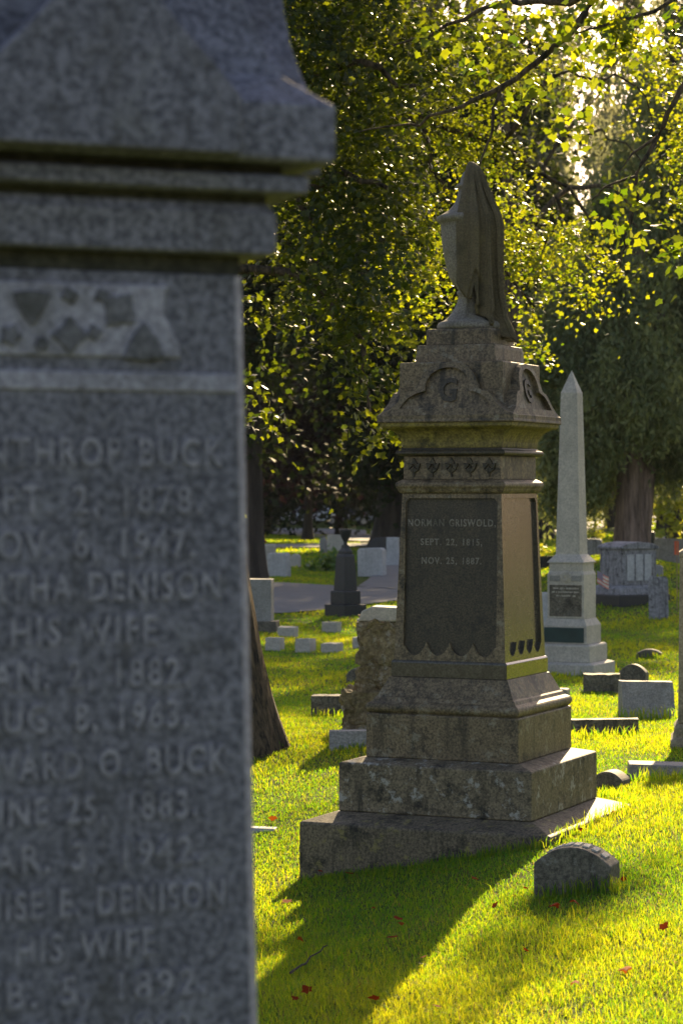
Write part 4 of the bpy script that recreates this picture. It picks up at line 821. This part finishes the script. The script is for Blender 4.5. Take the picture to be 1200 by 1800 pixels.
# --- the wood closing the view
def wood(name, px0, px1, Y0, Y1, top, mt, n, leaf):
    Cs = []; px = RNG.uniform(px0, px1, n); Y = RNG.uniform(Y0, Y1, n)
    topz = np.interp(px, [t_[0] for t_ in top], [t_[1] for t_ in top]); topz = (HZ-topz)/F*Y*(1+.08*np.sin(px*.07)+.05*np.sin(px*.19+1))
    x = (px-600)/F*Y; g_ = gz(x, Y); topz = topz+RNG.normal(size=n)*2.2; z = g_+.3+np.maximum(topz-g_, 3)*RNG.uniform(0, 1, n)**.8
    o = leaves(name, np.stack([x, Y, z], -1), RNG.normal(size=(n, 3))+np.array([0,-.6,.4]), leaf, M[mt], None, 'clump'); return tag(o, 'dark far wood closing the view behind the cemetery' if 'far' in name else None, 'wood', kind='stuff')
wood('far_wood', -2600, 960, 190, 235, [(-2600,250),(-1500,100),(-900,-60),(-400,-200),(150,-300),(500,-250),(700,-120),(830,100),(960,330)], 'leaf_shade', 170000, 1.5)
o = wood('far_treeline', 830, 4600, 240, 280, [(830,420),(930,620),(1050,690),(1200,640),(1350,600),(1700,350),(4600,250)], 'leaf_shade', 60000, 2.0); o['label'] = 'lower distant line of trees under the bright sky at the right'

# ------------------------------------------------------------------ fallen leaves, twig
S = star('maple'); me = None
LF = [(700,1632),(628,1700+55),(660,1775),(615,1480+70),(562,1545),(690,1665),(868,1610),(924,1578),(905,1592),(1165,1650),(1160,1590),(1130,1555),(925,1690),(745,1700),(540,1760),(520,1775),(770,1790),(590,1650),(1075,1440),(985,1450),(1020,1470),(1095,1560),(1010,1600),(975,1605),(480,1570),(505,1600),(480,1450),(705,1640),(1190,1505),(835,1560),(1010,1745),(1100,1720),(530,1665),(655,1610)]
first = None
for i, (px, py) in enumerate(LF):
    Y = 11.0
    for _ in range(25):
        x = (px-600)/F*Y; Y = .6*Y+.4*min(20, max(8, -gz(x, Y)*F/(py-HZ)))
    x = (px-600)/F*Y; z = gz(x, Y)+.05
    if first is None or i % 6 == 0:
        Cn = np.zeros((1, 3)); first = leaves('fallen_leaf', Cn, np.array([[.1,-.3,1.]]), .085, M['leaf_fallen'], None, 'maple', fold=.5, tint=RNG.uniform(0, 1, 1)); o = first
    else: o = first.copy(); COL.objects.link(o)
    o.location = (x, Y, z); o.rotation_euler = (random.uniform(-.5,.5), random.uniform(-.5,.5), random.uniform(0,6.28)); o.scale = [random.uniform(.45,1.1)]*3
    tag(o, 'dry orange-red maple leaf fallen in the grass of the foreground', 'fallen leaf', 'fallen leaves on the foreground grass')
def gpt(px, py, lift=.03):
    Y = 11.0
    for _ in range(25):
        x = (px-600)/F*Y; Y = .6*Y+.4*min(40, max(8, -gz(x, Y)*F/(py-HZ)))
    x = (px-600)/F*Y; return Vector((x, Y, gz(x, Y)+lift))
mb = MB(); limb(mb, [gpt(510,1722), gpt(545,1700,.05), gpt(575,1683,.06)], .007, .003, 5, .006); mb.build('fallen_twig', M['twig'], None); tag(bpy.context.scene.objects['fallen_twig'], 'thin dark twig lying in the shaded grass', 'twig')

# ------------------------------------------------------------------ grass
def grass(zones):
    Vs, Fs, Ts, base = [], [], [], 0
    for (Y0, Y1, pl, pr, dens, ln, wd) in zones:
        wl, wr = (pl-600)/F, (pr-600)/F; area = (wr-wl)*(Y1*Y1-Y0*Y0)/2; n = int(area*dens)
        Y = np.sqrt(RNG.uniform(Y0*Y0, Y1*Y1, n)); x = RNG.uniform(wl, wr, n)*Y
        # keep off the road and out of the stones
        c, s = math.cos(R(24)), math.sin(R(24)); dx, dy = x-G0[0], Y-G0[1]; lx_, ly_ = dx*c-dy*s, dx*s+dy*c
        keep = ~((np.abs(lx_) < .79) & (np.abs(ly_) < .79))
        rn = np.array(ROADN); rf = np.array(ROADF); near = np.interp(x, rn[:7,0], rn[:7,1]); far = np.interp(x, rf[:6,0], rf[:6,1]); keep &= ~((Y > near-.1) & (Y < far+.1) & (x < 2.6))
        keep &= ~((Y > 58) & (x > .2+.012*(Y-58)) & (x < 2.9+.03*(Y-58)) & (Y < 128)); keep &= ~((Y > 99.5) & (Y < 108) & (x < 1.6)); keep &= ~((Y > 111) & (x > 0) & (x < 14))
        x, Y = x[keep], Y[keep]; n = len(x); z = gz(x, Y)+0.012*np.sin(x*3.1+np.sin(Y*2.3)*1.5)*np.sin(Y*2.7+x)*(Y < 60)-.006
        patch = np.sin(x*1.9+Y*.7)*.5+np.sin(x*.6-Y*1.3+2)*.5+np.sin(x*5.1+1.3*Y)*.35
        dry = np.sin(x*2.7+1.1*np.sin(Y*1.7+.5))*np.sin(Y*2.1+1.3*np.sin(x*3.3))+.5*np.sin(x*7.3+Y*1.1)*np.sin(Y*6.1-x*2)-.35
        kk = RNG.uniform(size=n) > .35*np.clip(dry, 0, 1); x, Y, z, patch, dry = x[kk], Y[kk], z[kk], patch[kk], dry[kk]; n = len(x)
        l = ln*RNG.uniform(.35, 1.15, n)*(1+.25*patch)*np.where(RNG.uniform(size=n) < .03, 1.7, 1); w_ = wd*RNG.uniform(.6, 1.3, n)
        a = RNG.uniform(0, 2*math.pi, n); lean = RNG.uniform(.15, .95, n); dxx, dyy = np.cos(a), np.sin(a)
        b = RNG.uniform(0, 2*math.pi, n); px_, py_ = np.cos(b)*w_/2, np.sin(b)*w_/2
        p0 = np.stack([x, Y, z], -1); md = p0+np.stack([dxx*l*lean*.35, dyy*l*lean*.35, l*.6], -1); tp = p0+np.stack([dxx*l*lean, dyy*l*lean, l*(1-.35*lean)], -1)
        sd_ = np.stack([px_, py_, np.zeros(n)], -1)
        V = np.stack([p0-sd_, p0+sd_, md-sd_*.8, md+sd_*.8, tp], 1).reshape(-1, 3); i = (np.arange(n)*5)[:,None]+base
        Fs.append(np.concatenate([i+np.array([[0,1,3]]), i+np.array([[0,3,2]]), i+np.array([[2,3,4]])], 0)); Vs.append(V); base += len(V)
        Ts.append(np.repeat(np.where(RNG.uniform(size=n) < .04+.12*np.clip(dry, 0, 1), RNG.uniform(0, .14, n), np.clip(.5+.20*patch+RNG.normal(size=n)*.2, .2, 1)), 5))
    TU = [((945,1577),(1090,1562),170,.10),((527,1552),(960,1486),420,.075),((970,1480),(1118,1414),260,.10),((1090,1264),(1182,1262),90,.15),((1112,1372),(1200,1372),120,.12),((1025,1215),(1090,1215),50,.12),((1005,1297),(1120,1295),90,.13),
          ((548,1259),(608,1259),50,.10),((578,1317),(642,1317),60,.08),((605,1288),(645,1288),50,.1),((1050,1402),(1100,1402),60,.1),((1120,1158),(1165,1158),40,.12),((1175,1314),(1200,1314),60,.12),((1140,1092),(1175,1092),30,.14),((955,1195),(1087,1180),60,.14),((440,1325),(505,1316),90,.1)]
    for (a_, b_, n, ln) in TU:
        A_, B_ = gpt(*a_), gpt(*b_); q = RNG.uniform(0, 1, n); x = A_.x+(B_.x-A_.x)*q+RNG.normal(size=n)*.025; Y = A_.y+(B_.y-A_.y)*q-np.abs(RNG.normal(size=n))*.05-.02; z = gz(x, Y)-.01
        l = ln*RNG.uniform(.4, 1.2, n); wd_ = np.maximum(.005, .0004*Y)*RNG.uniform(.6, 1.2, n); a = RNG.uniform(0, 6.28, n); lean = RNG.uniform(.05, .6, n); dxx, dyy = np.cos(a), np.sin(a)
        p0 = np.stack([x, Y, z], -1); md = p0+np.stack([dxx*l*lean*.3, dyy*l*lean*.3, l*.6], -1); tp = p0+np.stack([dxx*l*lean, dyy*l*lean, l*(1-.3*lean)], -1); sd_ = np.stack([wd_/2, wd_*0, wd_*0], -1)
        V = np.stack([p0-sd_, p0+sd_, md-sd_*.8, md+sd_*.8, tp], 1).reshape(-1, 3); i = (np.arange(n)*5)[:,None]+base
        Fs.append(np.concatenate([i+np.array([[0,1,3]]), i+np.array([[0,3,2]]), i+np.array([[2,3,4]])], 0)); Vs.append(V); base += len(V); Ts.append(np.repeat(RNG.uniform(.2,.9,n), 5))
    o = fast('grass', np.concatenate(Vs), np.concatenate(Fs), M['grass'], None, np.concatenate(Ts)); return tag(o, 'short green lawn grass around the stones', 'grass', kind='stuff')
grass([(8.2,13,360,1320,8500,.046,.0042),(13,18,360,1320,5000,.044,.0054),(18,27,360,1350,2200,.045,.0075),(27,42,360,1350,800,.05,.012),(42,75,360,1350,220,.055,.025),(75,135,360,1350,36,.10,.06),
       (5,8.2,-900,2600,2600,.046,.0065),(8.2,13,1320,2300,3000,.046,.0065),(8.2,13,-900,360,3000,.046,.0065),(13,18,1320,2600,1700,.044,.009),(13,18,-900,360,1700,.044,.009),(18,27,1350,2600,700,.05,.014),(18,27,-900,360,700,.05,.014),(27,42,1350,2400,240,.055,.022),(27,42,-900,360,240,.055,.022),(42,80,1350,2200,70,.07,.045),(42,80,-900,360,70,.07,.045),(80,135,-900,360,20,.10,.09)])

# ------------------------------------------------------------------ evening haze
m, t, o = mat('haze'); pv = N(t, 'ShaderNodeVolumePrincipled'); pv.inputs['Color'].default_value = (.93,.93,.95,1); pv.inputs['Density'].default_value = .00010; pv.inputs['Anisotropy'].default_value = .1
t.links.new(pv.outputs[0], o.inputs['Volume'])
hz = MB().box(-130, 130, -12, 300, -6, 48).build('haze', m, None); tag(hz, kind='stuff')
